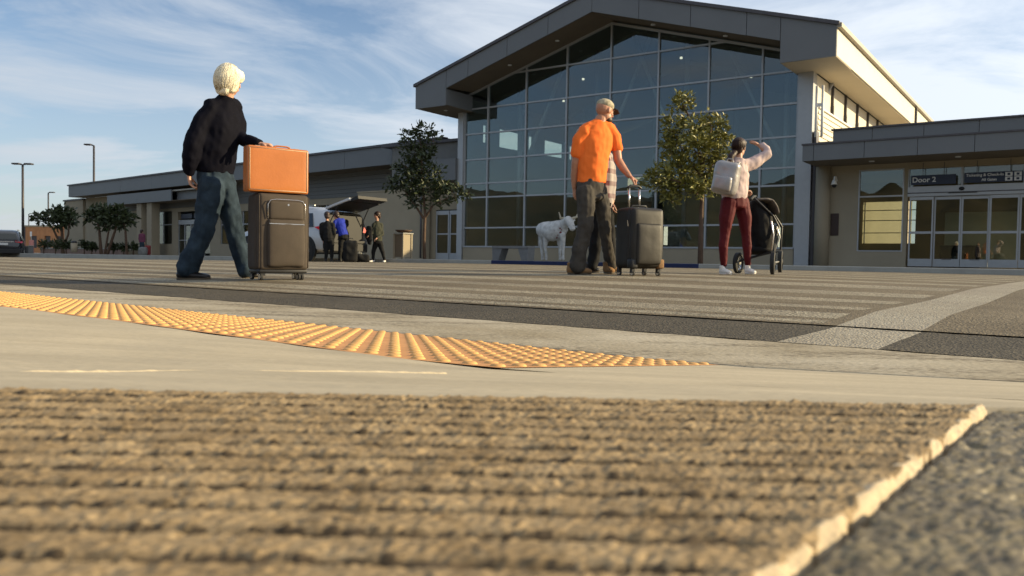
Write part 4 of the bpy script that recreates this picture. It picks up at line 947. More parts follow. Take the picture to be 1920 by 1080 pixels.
# ---- suitcase + leather case
def rbox(name, c, sz, r, m, parent, seg=3):
    a = (c[0]-sz[0]/2, c[1]-sz[1]/2, c[2]-sz[2]/2); d = (c[0]+sz[0]/2, c[1]+sz[1]/2, c[2]+sz[2]/2)
    o = bx(name, a, d, m, parent, bevel=r, seg=seg); o.data.polygons.foreach_set('use_smooth', [True]*len(o.data.polygons)); 
    return o
def soft(name, c, sz, r, m, parent, bulge=0.02, wr=0.004, seed=0):
    """soft-sided box: rounded, subdivided, front bulging"""
    bm = bmesh.new(); bmesh.ops.create_cube(bm, size=1)
    for v in bm.verts: v.co = V((v.co.x*sz[0], v.co.y*sz[1], v.co.z*sz[2]))
    bmesh.ops.bevel(bm, geom=bm.edges[:], offset=r, segments=4, profile=0.5, affect='EDGES')
    bmesh.ops.subdivide_edges(bm, edges=[e for e in bm.edges if e.calc_length() > 0.08], cuts=12, use_grid_fill=True)
    for v in bm.verts:
        fx = 1-(2*v.co.x/sz[0])**2; fz = 1-(2*v.co.z/sz[2])**2; fy = 2*v.co.y/sz[1]
        v.co.y += fy*bulge*max(0, fx)**0.5*max(0, fz)**0.5; v.co.x += (2*v.co.x/sz[0])*bulge*0.4*max(0, fz)
        q = V((v.co.x*7+seed, v.co.y*7, v.co.z*6)); v.co += v.co.normalized()*wr*noise.noise(q)*2
        v.co += V(c)
    me = bpy.data.meshes.new(name); bm.to_mesh(me); bm.free(); return link_mesh(name, me, m, parent, True)
def wheel(parent, x, y, r=0.026, w=0.02, rim='chrome', z0=0.0, ang=0.3):
    wE = MB().disc((x, y, z0+r), (math.cos(ang), math.sin(ang), 0), r, w, 18).build('wheel', 'rubber', parent); MB().disc((x, y, z0+r), (math.cos(ang), math.sin(ang), 0), r*0.72, w+0.006, 16).build('rim', rim, wE)
    return wE
gs = at(521, 523, 6.78); gz_ = gz(gs.x, gs.y); zoff = 0.0
su = empty('suitcase', (gs.x, gs.y, gz_), math.radians(19+16.5), 'large grey soft sided suitcase on spinner wheels under the leather case', 'suitcase')
w_, d_, h0, h1 = 0.44, 0.30, 0.075, 0.725
soft('shell', (0, 0.02, (h0+h1)/2), (w_, d_-0.05, h1-h0), 0.045, 'dark_nylon', su, 0.004, 0.002)
soft('front_panel', (0.0, -0.12, (h0+h1)/2), (w_-0.02, 0.06, h1-h0-0.02), 0.028, 'grey_nylon', su, 0.018, 0.002)
soft('lower_pocket', (0.01, -0.155, h0+0.235), (w_-0.13, 0.05, 0.40), 0.022, 'grey_nylon', su, 0.020, 0.003, 3); soft('upper_pocket', (0.01, -0.158, h1-0.145), (w_-0.15, 0.04, 0.16), 0.018, 'grey_nylon', su, 0.012, 0.003, 5)
MB().loft([(-0.145, -0.175, h1-0.215), (-0.148, -0.182, h1-0.10), (-0.125, -0.182, h1-0.066), (-0.08, -0.184, h1-0.058), (0.10, -0.184, h1-0.058), (0.145, -0.182, h1-0.066), (0.168, -0.182, h1-0.10), (0.165, -0.175, h1-0.215)], [0.0035]*8, seg=6).build('zip', 'chrome', su, smooth=True)
bx('zip', (-0.138, -0.192, h1-0.262), (0.158, -0.182, h1-0.255), 'chrome', su)
MB().disc((0.02, -0.184, h1-0.10), (0, 1, 0), 0.008, 0.01, 12).build('badge', 'chrome', su)
for x in (-w_/2+0.012, w_/2-0.012):
    MB().loft([(x, -0.142, h0+0.03), (x, -0.146, h0+0.2), (x, -0.146, h1-0.2), (x, -0.142, h1-0.03)], [0.005]*4, seg=6).build('piping', 'dark_nylon', su, smooth=True)
rbox('base', (0, 0, 0.075), (w_-0.03, d_-0.02, 0.035), 0.012, 'black_plastic', su)
for x, y in ((-0.17, -0.11), (0.15, -0.11), (0.19, 0.09), (-0.17, 0.11)):
    bx('caster', (x-0.02, y-0.02, 0.038), (x+0.02, y+0.02, 0.065), 'black_plastic', su); wheel(su, x-0.014, y, 0.029, 0.016, ang=0.2); wheel(su, x+0.014, y, 0.029, 0.016, ang=0.2) if x > 0 else None
MB().loft([(-0.08, 0.1, h1), (-0.08, 0.1, h1+0.012), (0.08, 0.1, h1+0.012), (0.08, 0.1, h1)], [0.008]*4, seg=8).build('top_handle', 'black_plastic', su, smooth=True)
lc = empty('leather_case', (gs.x, gs.y, gz_+0.727), math.radians(19+16.5), 'hard orange brown leather case with stitched edges standing on top of the grey suitcase', 'case')
LW, LD, LH = 0.515, 0.13, 0.375
o = soft('case_body', (-0.035, -0.045, LH/2), (LW, LD, LH), 0.016, 'brown_leather', lc, 0.003, 0.0015)
for y in (-0.045-LD/2-0.001,):
    for a, c in (((-0.035-LW/2+0.017, y, 0.02), (-0.035-LW/2+0.017, y, LH-0.02)), ((-0.035+LW/2-0.017, y, 0.02), (-0.035+LW/2-0.017, y, LH-0.02)), ((-0.035-LW/2+0.02, y, 0.017), (-0.035+LW/2-0.02, y, 0.017)), ((-0.035-LW/2+0.02, y, LH-0.017), (-0.035+LW/2-0.02, y, LH-0.017))):
        MB().tube(a, c, 0.003, seg=6).build('piping', 'concrete_edge', lc, smooth=True)
bx('seam', (-0.035-LW/2-0.001, -0.05, 0.012), (-0.035+LW/2+0.001, -0.046, LH+0.0012), 'black_leather', lc)
MB().loft([(-0.06, -0.045, LH-0.002), (-0.055, -0.045, LH+0.012), (-0.03, -0.045, LH+0.018), (0.05, -0.045, LH+0.018), (0.075, -0.045, LH+0.012), (0.08, -0.045, LH-0.002)], [(0.007, 0.010)]*6, seg=8).build('handle', 'brown_leather', lc, smooth=True)
for x in (-0.2, 0.13): bx('latch', (x-0.02, -0.072, LH-0.001), (x+0.02, -0.030, LH+0.006), 'steel', lc)
# ---- man in orange shirt
P2 = Person(1108, 514, 8.5, 'man in bright orange t-shirt, grey trousers and khaki cap walking away with a black suitcase')
p = P2.p; e2 = P2.e
hd = p(1134, 209, 0.06); fw = V((0.80, 0.58, -0.20))
shL = p(1090, 247, -0.04); shR = p(1147, 243, 0.12); elL = p(1079, 306, -0.02); wrL = p(1077, 352, 0.05); elR = p(1159, 300, 0.10); wrR = p(1180, 330, 0.04)
hipL = p(1098, 358, -0.05); hipR = p(1122, 356, 0.08); knL = p(1097, 428, -0.07); anL = p(1083, 497, -0.05); knR = p(1134, 425, 0.10); anR = p(1145, 500, 0.16); sd = (shR-shL).normalized()
b = MB(); PP, MX = head(b, hd, fw, (0.10, 0.1, 1), 1.03)
b.loft([p(1121, 243, 0.04), p(1127, 222, 0.05)], [0.066, 0.062]); b.loft([p(1110, 350, 0.02), p(1110, 310, 0.02), p(1114, 270, 0.03), p(1119, 245, 0.04)], [(0.15, 0.10), (0.15, 0.10), (0.17, 0.10), (0.12, 0.07)], side=sd, seg=16)
limb(b, [shL, p(1083, 278, -0.03), elL, p(1077, 330, 0.02), wrL], [0.052, 0.050, 0.043, 0.040, 0.028]); limb(b, [shR, p(1155, 275, 0.12), elR, p(1168, 315, 0.08), wrR], [0.052, 0.050, 0.045, 0.042, 0.028])
for c_ in ([hipL, knL, anL], [hipR, knR, anR]): limb(b, c_, [0.065, 0.042, 0.030])
hand(b, wrL, (0.05, 0.15, -1), (0.9, 0.3, 0), curl=0.5, thumb=-1); hand(b, wrR, (0.75, -0.1, -0.55), (-0.35, 0.1, -1), L=0.19, curl=0.95, thumb=-1)
remesh('body', b, 'skin_tan', e2, 0.006, 2); eyes(PP, e2)
b = MB(); b.loft([shL+V((0.02, 0, 0.0)), p(1105, 240, 0.0), p(1122, 234, 0.04), p(1136, 238, 0.09), shR+V((-0.02, 0, 0))], [0.07, 0.075, 0.075, 0.075, 0.07]); b.loft([p(1110, 343, 0.02), p(1110, 325, 0.02), p(1112, 300, 0.02), p(1117, 270, 0.04), p(1119, 250, 0.04), p(1124, 229, 0.04)], [(0.165, 0.12), (0.166, 0.125), (0.172, 0.13), (0.20, 0.13), (0.195, 0.115), (0.078, 0.075)], side=sd, seg=22, cap=0.12)
limb(b, [shL+V((0.03, 0, -0.01)), p(1085, 265, -0.04), p(1081, 290, -0.03)], [0.078, 0.077, 0.068]); limb(b, [shR+V((-0.03, 0, -0.01)), p(1152, 258, 0.12), p(1157, 279, 0.115)], [0.080, 0.076, 0.066])
remesh('t_shirt', b, 'orange_cotton', e2, 0.008, 3, wrinkle(0.009, 9, 1))
b = MB(); b.loft([p(1109, 338, 0.02), p(1109, 350, 0.02), p(1110, 372, 0.02)], [(0.155, 0.118), (0.165, 0.128), (0.145, 0.122)], side=sd, seg=18, cap=0.3)
limb(b, [hipL, p(1099, 392, -0.06), knL, p(1088, 462, -0.07), p(1082, 502, -0.05)], [0.105, 0.098, 0.085, 0.084, 0.092]); limb(b, [hipR, p(1130, 392, 0.09), knR, p(1138, 460, 0.14), p(1146, 500, 0.16)], [0.098, 0.085, 0.070, 0.062, 0.060])
remesh('trousers', b, 'grey_trousers', e2, 0.008, 2, wrinkle(0.011, 11, 7))
b = MB(); b.ell(PP(0, -0.006, 0.062), (0.086, 0.106, 0.070), MX); cap = remesh('cap', b, 'khaki_cap', e2, 0.006, 2)
b = MB(); b.loft([PP(0, 0.075, 0.045), PP(0, 0.125, 0.040), PP(0, 0.165, 0.022)], [(0.075, 0.006), (0.070, 0.005), (0.050, 0.004)], side=MX.col[0], seg=14, cap=0.3); b.build('peak', 'dark_nylon', cap, smooth=True)
b = MB(); b.ell(PP(0, 0.045, -0.075), (0.060, 0.062, 0.048), MX); b.build('beard', 'dark_hair', e2, smooth=True)
shoe(e2, p(1063, 514.5, -0.05), p(1110, 514.5, -0.03), 'tan_suede', 0.052, 0.10); shoe(e2, p(1134, 513, 0.16), p(1150, 513.5, 0.10), 'tan_suede', 0.05, 0.10)
# ---- black suitcase
gs = at(1197, 514.5, 8.35); z0 = gz(gs.x, gs.y); ks = empty('suitcase', (gs.x, gs.y, z0), math.radians(35-8.8), 'black soft suitcase with raised telescopic handle pushed by the man in orange', 'suitcase')
w_, d_, h0, h1 = 0.40, 0.32, 0.075, 0.705
soft('shell', (0, 0.02, (h0+h1)/2), (w_, d_-0.04, h1-h0), 0.05, 'black_nylon', ks, 0.006, 0.003); soft('front_panel', (0.0, -0.125, (h0+h1)/2), (w_-0.02, 0.07, h1-h0-0.02), 0.034, 'black_nylon', ks, 0.022, 0.003, 2)
soft('pocket', (0.0, -0.165, h0+0.25), (w_-0.10, 0.045, 0.42), 0.02, 'black_nylon', ks, 0.018, 0.004, 8)
for x in (-0.055, 0.075): MB().tube((x, 0.12, h1-0.02), (x, 0.12, h1+0.215), 0.0105, seg=10).build('handle_tube', 'chrome', ks, smooth=True)
MB().loft([(-0.07, 0.12, h1+0.215), (-0.04, 0.12, h1+0.235), (0.06, 0.12, h1+0.235), (0.09, 0.12, h1+0.215)], [0.015]*4, seg=10).build('handle_grip', 'black_plastic', ks, smooth=True)
bx('name_plate', (-0.01, -0.170, h1-0.085), (0.07, -0.160, h1-0.072), 'chrome', ks); MB().tube((-w_/2-0.002, -0.09, h1-0.20), (-w_/2-0.012, -0.09, h1-0.14), 0.006).build('zip_pull', 'chrome', ks)
MB().tube((w_/2+0.015, -0.1, h1-0.20), (w_/2+0.02, -0.1, h1-0.15), 0.006).build('zip_pull', 'chrome', ks)
MB().loft([(-0.09, 0.02, h1-0.005), (-0.08, 0.02, h1+0.022), (0.09, 0.02, h1+0.022), (0.10, 0.02, h1-0.005)], [0.009]*4, seg=8).build('carry_handle', 'black_plastic', ks, smooth=True)
for x in (-1, 1): rbox('corner_guard', (x*(w_/2-0.035), -0.125, h0+0.05), (0.085, 0.09, 0.10), 0.02, 'tan_suede' if x > 0 else 'black_plastic', ks)
for x, y in ((-0.16, -0.12), (0.16, -0.12), (0.16, 0.12), (-0.16, 0.12)):
    bx('caster', (x-0.018, y-0.02, 0.03), (x+0.018, y+0.02, 0.09), 'black_plastic', ks); wheel(ks, x, y, 0.028, 0.02, ang=0.3)
# ---- companion mostly hidden behind him
P3 = Person(1128, 511, 9.3, 'person in red and white plaid shirt half hidden behind the man in orange')
p = P3.p; e3 = P3.e; sd = V((0.9, 0.4, 0)).normalized(); shL = p(1112, 292, 0); shR = p(1141, 292, 0.08)
b = MB(); PP, MX = head(b, p(1129, 266, 0.02), (0.8, 0.6, 0)); b.loft([p(1129, 292), p(1129, 276)], [0.05, 0.048]); b.loft([p(1128, 385), p(1128, 330), p(1129, 292)], [(0.12, 0.09), (0.13, 0.09), (0.11, 0.07)], side=sd)
limb(b, [shL, p(1104, 335, 0), p(1098, 375, 0)], [0.04, 0.036, 0.025]); limb(b, [shR, p(1149, 335, 0.06), p(1148, 378, 0)], [0.04, 0.036, 0.025]); hand(b, p(1098, 375, 0), (0, 0, -1), (1, 0, 0), L=0.17); hand(b, p(1148, 378, 0), (0, 0, -1), (1, 0, 0), L=0.17)
limb(b, [p(1121, 395), p(1118, 450), p(1108, 502)], [0.07, 0.045, 0.035]); limb(b, [p(1136, 395, 0.05), p(1143, 450, 0.1), p(1146, 502, 0.1)], [0.07, 0.045, 0.035])
remesh('body', b, 'skin', e3, 0.008, 2); eyes(PP, e3)
b = MB(); b.loft([p(1128, 392), p(1128, 345), p(1129, 305), p(1129, 285)], [(0.16, 0.12), (0.14, 0.11), (0.145, 0.11), (0.06, 0.06)], side=sd, cap=0.15); limb(b, [shL, p(1104, 335, 0), p(1098, 372, 0)], [0.055, 0.05, 0.045]); limb(b, [shR, p(1149, 335, 0.06), p(1147, 372, 0)], [0.055, 0.05, 0.048])
remesh('shirt', b, 'plaid_cloth', e3, 0.012, 3, wrinkle(0.012, 9))
b = MB(); b.loft([p(1128, 380), p(1128, 400)], [(0.15, 0.12), (0.15, 0.12)], side=sd, cap=0.3); limb(b, [p(1121, 395), p(1118, 450), p(1110, 502)], [0.095, 0.075, 0.065]); limb(b, [p(1136, 395, 0.05), p(1143, 450, 0.1), p(1146, 500, 0.1)], [0.095, 0.072, 0.06])
remesh('trousers', b, 'black_cloth', e3, 0.012, 3, wrinkle(0.01, 9)); b = MB(); b.ell(PP(0, -0.02, 0.04), (0.09, 0.105, 0.095), MX); b.ell(PP(0, -0.06, -0.04), (0.08, 0.05, 0.09), MX); b.build('hair', 'brown_hair', e3, smooth=True)
shoe(e3, p(1099, 511, 0), p(1124, 511, 0), 'black_leather'); shoe(e3, p(1142, 511, 0.1), p(1160, 511, 0.15), 'tan_suede')
# ---- woman with backpack shading her eyes
P4 = Person(1378, 514, 9.9, 'woman in maroon leggings and pale pink hoodie shading her eyes with one hand')
p = P4.p; e4 = P4.e; hd = p(1386, 277, 0.06); fw = V((0.60, 0.80, 0.03)); shL = p(1371, 312, -0.02); shR = p(1399, 306, 0.12); elR = p(1439, 289, 0.22); wrR = p(1425, 274, 0.28); elL = p(1360, 345, 0.10); wrL = p(1395, 358, 0.30)
hipL = p(1367, 378, -0.02); hipR = p(1389, 378, 0.10); knL = p(1359, 440, -0.02); anL = p(1357, 497, 0.0); knR = p(1399, 440, 0.10); anR = p(1402, 495, 0.10); sd = (shR-shL).normalized()
b = MB(); PP, MX = head(b, hd, fw, (0, 0, 1), 0.95); b.loft([p(1385, 308, 0.05), p(1385, 290, 0.05)], [0.048, 0.045]); b.loft([p(1378, 375, 0.04), p(1379, 340, 0.04), p(1383, 308, 0.05)], [(0.13, 0.09), (0.11, 0.08), (0.12, 0.07)], side=sd)
limb(b, [shL, elL, wrL], [0.04, 0.034, 0.024]); limb(b, [shR, elR, wrR], [0.04, 0.034, 0.024]); hand(b, wrR, (-0.75, 0.30, 0.55), (-0.3, -0.2, -1), L=0.16, curl=0.25, thumb=1); hand(b, wrL, (0.9, 0.4, 0.0), (0, 0, -1), L=0.165, curl=0.8)
limb(b, [hipL, knL, anL], [0.075, 0.048, 0.034]); limb(b, [hipR, knR, anR], [0.075, 0.048, 0.034])
remesh('body', b, 'skin', e4, 0.006, 2); eyes(PP, e4)
b = MB(); b.loft([p(1377, 374, 0.04), p(1377, 366, 0.04), p(1378, 345, 0.05), p(1381, 322, 0.05), p(1384, 305, 0.05), p(1386, 297, 0.05)], [(0.175, 0.13), (0.185, 0.145), (0.18, 0.145), (0.17, 0.13), (0.11, 0.09), (0.065, 0.07)], side=sd, seg=20, cap=0.15)
limb(b, [shL, p(1362, 330, 0.0), elL, p(1380, 357, 0.22), wrL], [0.07, 0.068, 0.064, 0.055, 0.045]); limb(b, [shR+V((-0.03, 0, -0.03)), p(1411, 306, 0.16), p(1428, 296, 0.20), elR, p(1437, 279, 0.26), p(1429, 273, 0.28)], [0.085, 0.082, 0.072, 0.062, 0.052, 0.042])
b.loft([p(1380, 306, -0.02), p(1388, 309, -0.01), p(1396, 304, 0.03)], [0.035, 0.04, 0.035])
remesh('hoodie', b, 'pink_fleece', e4, 0.009, 3, wrinkle(0.012, 9, 2))
b = MB(); b.loft([p(1377, 362, 0.04), p(1378, 374, 0.04), p(1378, 388, 0.04)], [(0.15, 0.115), (0.168, 0.135), (0.15, 0.125)], side=sd, cap=0.3)
limb(b, [hipL, p(1362, 408, -0.02), knL, p(1356, 463, -0.03), anL], [0.102, 0.092, 0.062, 0.060, 0.040]); limb(b, [hipR, p(1396, 408, 0.10), knR, p(1401, 463, 0.09), anR], [0.102, 0.090, 0.062, 0.060, 0.040])
remesh('leggings', b, 'maroon_knit', e4, 0.008, 3, wrinkle(0.004, 14))
b = MB(); 
for q, r in (((0, -0.015, 0.04), (0.082, 0.104, 0.092)), ((0, -0.06, -0.02), (0.07, 0.05, 0.07)), ((-0.03, 0.02, 0.06), (0.05, 0.08, 0.05)), ((0.03, 0.02, 0.06), (0.05, 0.08, 0.05))): b.ell(PP(*q), r, MX)
b.loft([p(1378, 285, -0.02), p(1371, 293, -0.05), p(1367, 306, -0.06), p(1364, 318, -0.05)], [0.035, 0.045, 0.036, 0.016], seg=10)
h4_ = remesh('hair', b, 'brown_hair', e4, 0.006, 2, strands(0.004, 30))
hair_strands(h4_, PP, MX, 'brown_hair', 700, 0.083, 0.108, 0.110, c=(0, -0.022, 0.02), down=2.1, w=0.0013, face=0.7)
b = MB()
for e in (-1, 1): b.ell(PP(0.032*e, 0.092, 0.018), (0.026, 0.010, 0.020), MX); b.tube(PP(0.055*e, 0.085, 0.022), PP(0.076*e, 0.0, 0.02), 0.003)
b.build('sunglasses', 'black_plastic', e4, smooth=True)
shoe(e4, p(1350, 514.5, 0.02), p(1371, 515.5, -0.10), 'white_shoe', 0.042, 0.085, 'white_shoe'); shoe(e4, p(1398, 513.5, 0.12), p(1416, 514.5, 0.02), 'white_shoe', 0.042, 0.085, 'white_shoe')
bp = P4; bk = empty('backpack', P4.root, 0, 'silver grey leather backpack worn by the woman with maroon leggings', 'backpack')
pc = p(1362, 334, -0.13)
def packM(c, rot=-0.22): return Matrix.Translation(c) @ Matrix.Rotation(math.radians(-34), 4, 'Z') @ Matrix.Rotation(0.20, 4, 'Y')
PM = packM(pc)
o = soft('pack_body', (0, 0, 0), (0.29, 0.17, 0.40), 0.055, 'silver_leather', bk, 0.03, 0.008); o.matrix_local = PM
o = soft('front_pocket', (0.0, -0.105, -0.07), (0.22, 0.07, 0.18), 0.028, 'silver_leather', bk, 0.015, 0.005); o.matrix_local = PM
for x in (-0.07, 0.07):
    o = MB().loft([(x, 0.05, 0.18), (x, 0.12, 0.22), (x*1.1, 0.22, 0.16), (x*1.3, 0.24, 0.0), (x*1.4, 0.12, -0.16)], [(0.024, 0.006)]*5, side=(1, 0, 0), seg=8).build('strap', 'silver_leather', bk, smooth=True); o.matrix_local = PM
o = MB().loft([(-0.04, 0.0, 0.20), (-0.03, 0.0, 0.235), (0.03, 0.0, 0.235), (0.04, 0.0, 0.20)], [0.007]*4, seg=8).build('loop', 'silver_leather', bk, smooth=True); o.matrix_local = PM
# ---- stroller
gs = at(1425, 514, 10.0); sz0 = gz(gs.x, gs.y); st = empty('stroller', (gs.x, gs.y, sz0), 0, 'black three wheeled pushchair with raised hood standing in front of the woman', 'pushchair')
def sp(px, py, dy=0.0): return at(px, py, 10.0+dy) - V((gs.x, gs.y, sz0))
mm('hood_grey', (0.10, 0.085, 0.07), 0.8, var=0.1)
def bigwheel(c, r, ax, n=8):
    wE = MB().disc(c, ax, r, 0.06, 28, r*0.76).build('wheel', 'rubber', st, smooth=False); c = V(c); a = V(ax).normalized(); u = a.orthogonal().normalized(); v = a.cross(u)
    MB().disc(c, ax, r*0.81, 0.03, 28, r*0.70).build('rim', 'chrome', wE); m = MB(); m.disc(c, ax, 0.03, 0.06, 12)
    for k in range(n): t = 2*math.pi*k/n; m.tube(c, c+(u*math.cos(t)+v*math.sin(t))*r*0.75, 0.006, seg=5)
    m.build('spokes', 'steel', wE)
ax = V((0.93, -0.36, 0))
bigwheel(sp(1449, 493, -0.05), 0.145, ax); bigwheel(sp(1463, 490, 0.45), 0.145, ax); bigwheel(sp(1384, 493, 0.35), 0.135, (0.80, -0.6, 0))
def tube(name, pts, r, m='black_plastic'): return MB().loft(pts, [r]*len(pts), seg=8).build(name, m, st, smooth=True)
tube('frame', [sp(1449, 493, -0.05), sp(1452, 455, 0.0), sp(1460, 425, 0.05), sp(1450, 405, 0.05), sp(1415, 372, 0.0)], 0.014); tube('frame', [sp(1463, 490, 0.45), sp(1464, 455, 0.45), sp(1466, 425, 0.4), sp(1450, 400, 0.4), sp(1418, 370, 0.35)], 0.014)
tube('frame', [sp(1449, 472, 0.0), sp(1420, 480, 0.1), sp(1386, 490, 0.3)], 0.014); tube('frame', [sp(1464, 470, 0.42), sp(1425, 478, 0.4), sp(1388, 488, 0.38)], 0.014)
tube('side_bar', [sp(1446, 415, -0.02), sp(1450, 440, -0.02), sp(1447, 470, -0.02)], 0.013, 'chrome'); tube('side_bar', [sp(1456, 425, 0.0), sp(1462, 445, 0.0), sp(1452, 470, 0.0)], 0.012, 'steel'); tube('axle', [sp(1449, 493, -0.05), sp(1463, 490, 0.45)], 0.012, 'steel')
tube('handle', [sp(1408, 374, -0.02), sp(1412, 369, 0.15), sp(1416, 368, 0.36)], 0.017, 'rubber')
b = MB(); b.loft([sp(1432, 470, 0.2), sp(1428, 440, 0.2), sp(1424, 405, 0.2), sp(1420, 378, 0.2)], [(0.17, 0.11), (0.20, 0.17), (0.19, 0.16), (0.17, 0.09)], side=(0.4, 0.9, 0), seg=16, cap=0.4); remesh('seat', b, 'black_cloth', st, 0.012, 3, wrinkle(0.012, 8))
b = MB()
hp = [sp(1412, 377, 0.2), sp(1428, 376, 0.2), sp(1441, 378, 0.2), sp(1449, 390, 0.2), sp(1452, 402, 0.2)]
b.loft(hp, [(0.16, 0.02), (0.18, 0.035), (0.18, 0.035), (0.18, 0.03), (0.17, 0.02)], side=(0.4, 0.9, 0), seg=16, cap=0.4); remesh('hood', b, 'hood_grey', st, 0.012, 3, wrinkle(0.008, 9))
b = MB(); b.loft([sp(1400, 470, 0.25), sp(1425, 468, 0.2), sp(1440, 470, 0.2)], [(0.16, 0.05), (0.18, 0.07), (0.17, 0.05)], side=(0.4, 0.9, 0), seg=12, cap=0.3); b.build('basket', 'black_cloth', st, smooth=True)
# ------------------------------------------------------------------ vegetation
def pebble(): pass
def tree(name, label, px, py, Y, stems, clumps, nleaf, leaf, lm='leaf', group=None, flat=0.75, bl=None):
    """stems: list of ([(px,py,dy)...], r0, r1); clumps: (px,py,dy,r)"""
    g = at(px, py, Y); s_, n_ = sn(g.x, g.y); z = plaza_z(s_) if n_ > 18.8 else gz(g.x, g.y); root = V((g.x, g.y, z)); t = empty(name, root, 0, label, 'tree' if 'tree' in name else 'plant', group)
    def q(a, b_, dy=0): return at(a, b_, Y+dy) - root
    m = MB()
    for pts, r0, r1 in stems:
        P = [q(*u) for u in pts]; n = len(P)
        if P[0].z < 0.4: P[0].z = -0.05
        m.loft(P, [r0+(r1-r0)*i/(n-1) for i in range(n)], seg=8, cap=0.3)
    tr = m.build('trunk', 'bark', t, smooth=True)
    vs = []; fs = []; tw = MB()
    tot = sum(c[3]**2 for c in clumps)
    for (cx_, cy_, dy, r) in clumps:
        c = q(cx_, cy_, dy); rr = r*Y/F*0.92; k = int(nleaf*r*r/tot*0.95)
        for sub in range(max(3, int(r/5))):
            d = V((rnd.gauss(0, 1), rnd.gauss(0, 1), rnd.gauss(0, 1))).normalized()*rr*0.7; tw.tube(c-V((0, 0, rr*0.6)), c+d, 0.012*Y/24, 0.004, 5)
        for i in range(k):
            d = V((rnd.gauss(0, 1), rnd.gauss(0, 1), rnd.gauss(0, 1))).normalized()
            rad = rr*(0.30+0.85*rnd.random()**0.7)*(1+0.75*noise.noise(d*2.4+V((cx_, cy_, 0))*0.11)); p_ = c + V((d.x, d.y, d.z*flat))*rad
            if noise.noise(p_*(3.0/ (rr+0.2)) + V((cx_, 0, 0))) < -0.04: continue
            a = V((rnd.gauss(0, 1), rnd.gauss(0, 1), rnd.gauss(0, 0.6)+0.2)); a = (a+d*0.8).normalized(); s2_ = a.cross(V((rnd.gauss(0, 1), rnd.gauss(0, 1), rnd.gauss(0, 1)))).normalized(); nn = a.cross(s2_)
            L_ = leaf*rnd.uniform(0.6, 1.25); w = L_*0.21; b0 = len(vs)
            vs += [tuple(p_), tuple(p_+a*L_*0.5+s2_*w+nn*L_*0.05), tuple(p_+a*L_-nn*L_*0.08), tuple(p_+a*L_*0.5-s2_*w+nn*L_*0.05), tuple(p_+a*L_*0.5-nn*L_*0.02)]
            fs += [(b0, b0+1, b0+4), (b0+1, b0+2, b0+4), (b0+2, b0+3, b0+4), (b0+3, b0, b0+4)]
    tw.build('twigs', 'bark', t)['kind'] = 'stuff'
    me = bpy.data.meshes.new('crown'); me.from_pydata(vs, [], fs); link_mesh('crown', me, lm, t); return t
tree('magnolia_tree', 'sunlit small tree with glossy yellow green leaves in front of the glass hall', 1313, 495, 23.5,
     [([(1313, 497, 0), (1314, 440, 0), (1315, 395, 0.0), (1318, 340, 0.1), (1310, 280, 0), (1290, 215, 0), (1280, 195, 0)], 0.085, 0.02), ([(1315, 375, 0), (1290, 345, -0.3), (1250, 335, -0.2), (1222, 340, 0)], 0.04, 0.012), ([(1316, 350, 0), (1340, 300, 0.3), (1352, 265, 0.3)], 0.04, 0.012), ([(1315, 330, 0), (1285, 290, 0.3), (1262, 250, 0.2)], 0.04, 0.012), ([(1316, 320, 0), (1330, 260, -0.4), (1335, 235, -0.3)], 0.03, 0.01)],
     [(1280, 192, 0, 22), (1262, 238, 0, 27), (1298, 240, -0.3, 25), (1335, 235, 0, 27), (1352, 262, 0.2, 22), (1262, 275, 0.2, 29), (1310, 270, -0.5, 33), (1340, 290, 0, 30), (1275, 315, 0, 33), (1320, 320, 0.3, 33), (1238, 333, -0.2, 26), (1215, 340, 0, 14), (1265, 350, 0.2, 28), (1305, 350, -0.3, 26), (1340, 345, 0.2, 20), (1260, 372, 0, 16)], 9500, 0.17)
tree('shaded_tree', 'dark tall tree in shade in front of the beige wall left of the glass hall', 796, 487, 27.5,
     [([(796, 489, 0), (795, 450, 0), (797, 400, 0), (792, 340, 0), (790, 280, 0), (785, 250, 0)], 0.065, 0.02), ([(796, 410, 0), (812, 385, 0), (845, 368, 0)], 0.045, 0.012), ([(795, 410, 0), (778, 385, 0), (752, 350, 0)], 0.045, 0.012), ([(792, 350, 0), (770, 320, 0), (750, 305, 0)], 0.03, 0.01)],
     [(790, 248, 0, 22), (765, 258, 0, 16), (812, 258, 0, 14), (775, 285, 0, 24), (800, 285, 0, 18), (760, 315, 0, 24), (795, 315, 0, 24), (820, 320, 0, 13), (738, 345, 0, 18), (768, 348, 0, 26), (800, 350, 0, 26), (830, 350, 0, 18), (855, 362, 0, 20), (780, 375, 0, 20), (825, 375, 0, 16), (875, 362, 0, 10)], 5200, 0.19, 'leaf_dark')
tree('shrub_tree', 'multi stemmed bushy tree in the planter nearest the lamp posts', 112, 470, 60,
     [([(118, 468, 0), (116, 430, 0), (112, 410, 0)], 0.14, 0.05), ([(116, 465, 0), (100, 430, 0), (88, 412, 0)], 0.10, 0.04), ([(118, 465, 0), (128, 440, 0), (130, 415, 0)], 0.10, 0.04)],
     [(75, 410, 0, 12), (95, 405, 0, 13), (115, 402, 0, 20), (128, 410, 0, 15), (110, 418, 0, 14)], 1500, 0.45, 'leaf_dark')
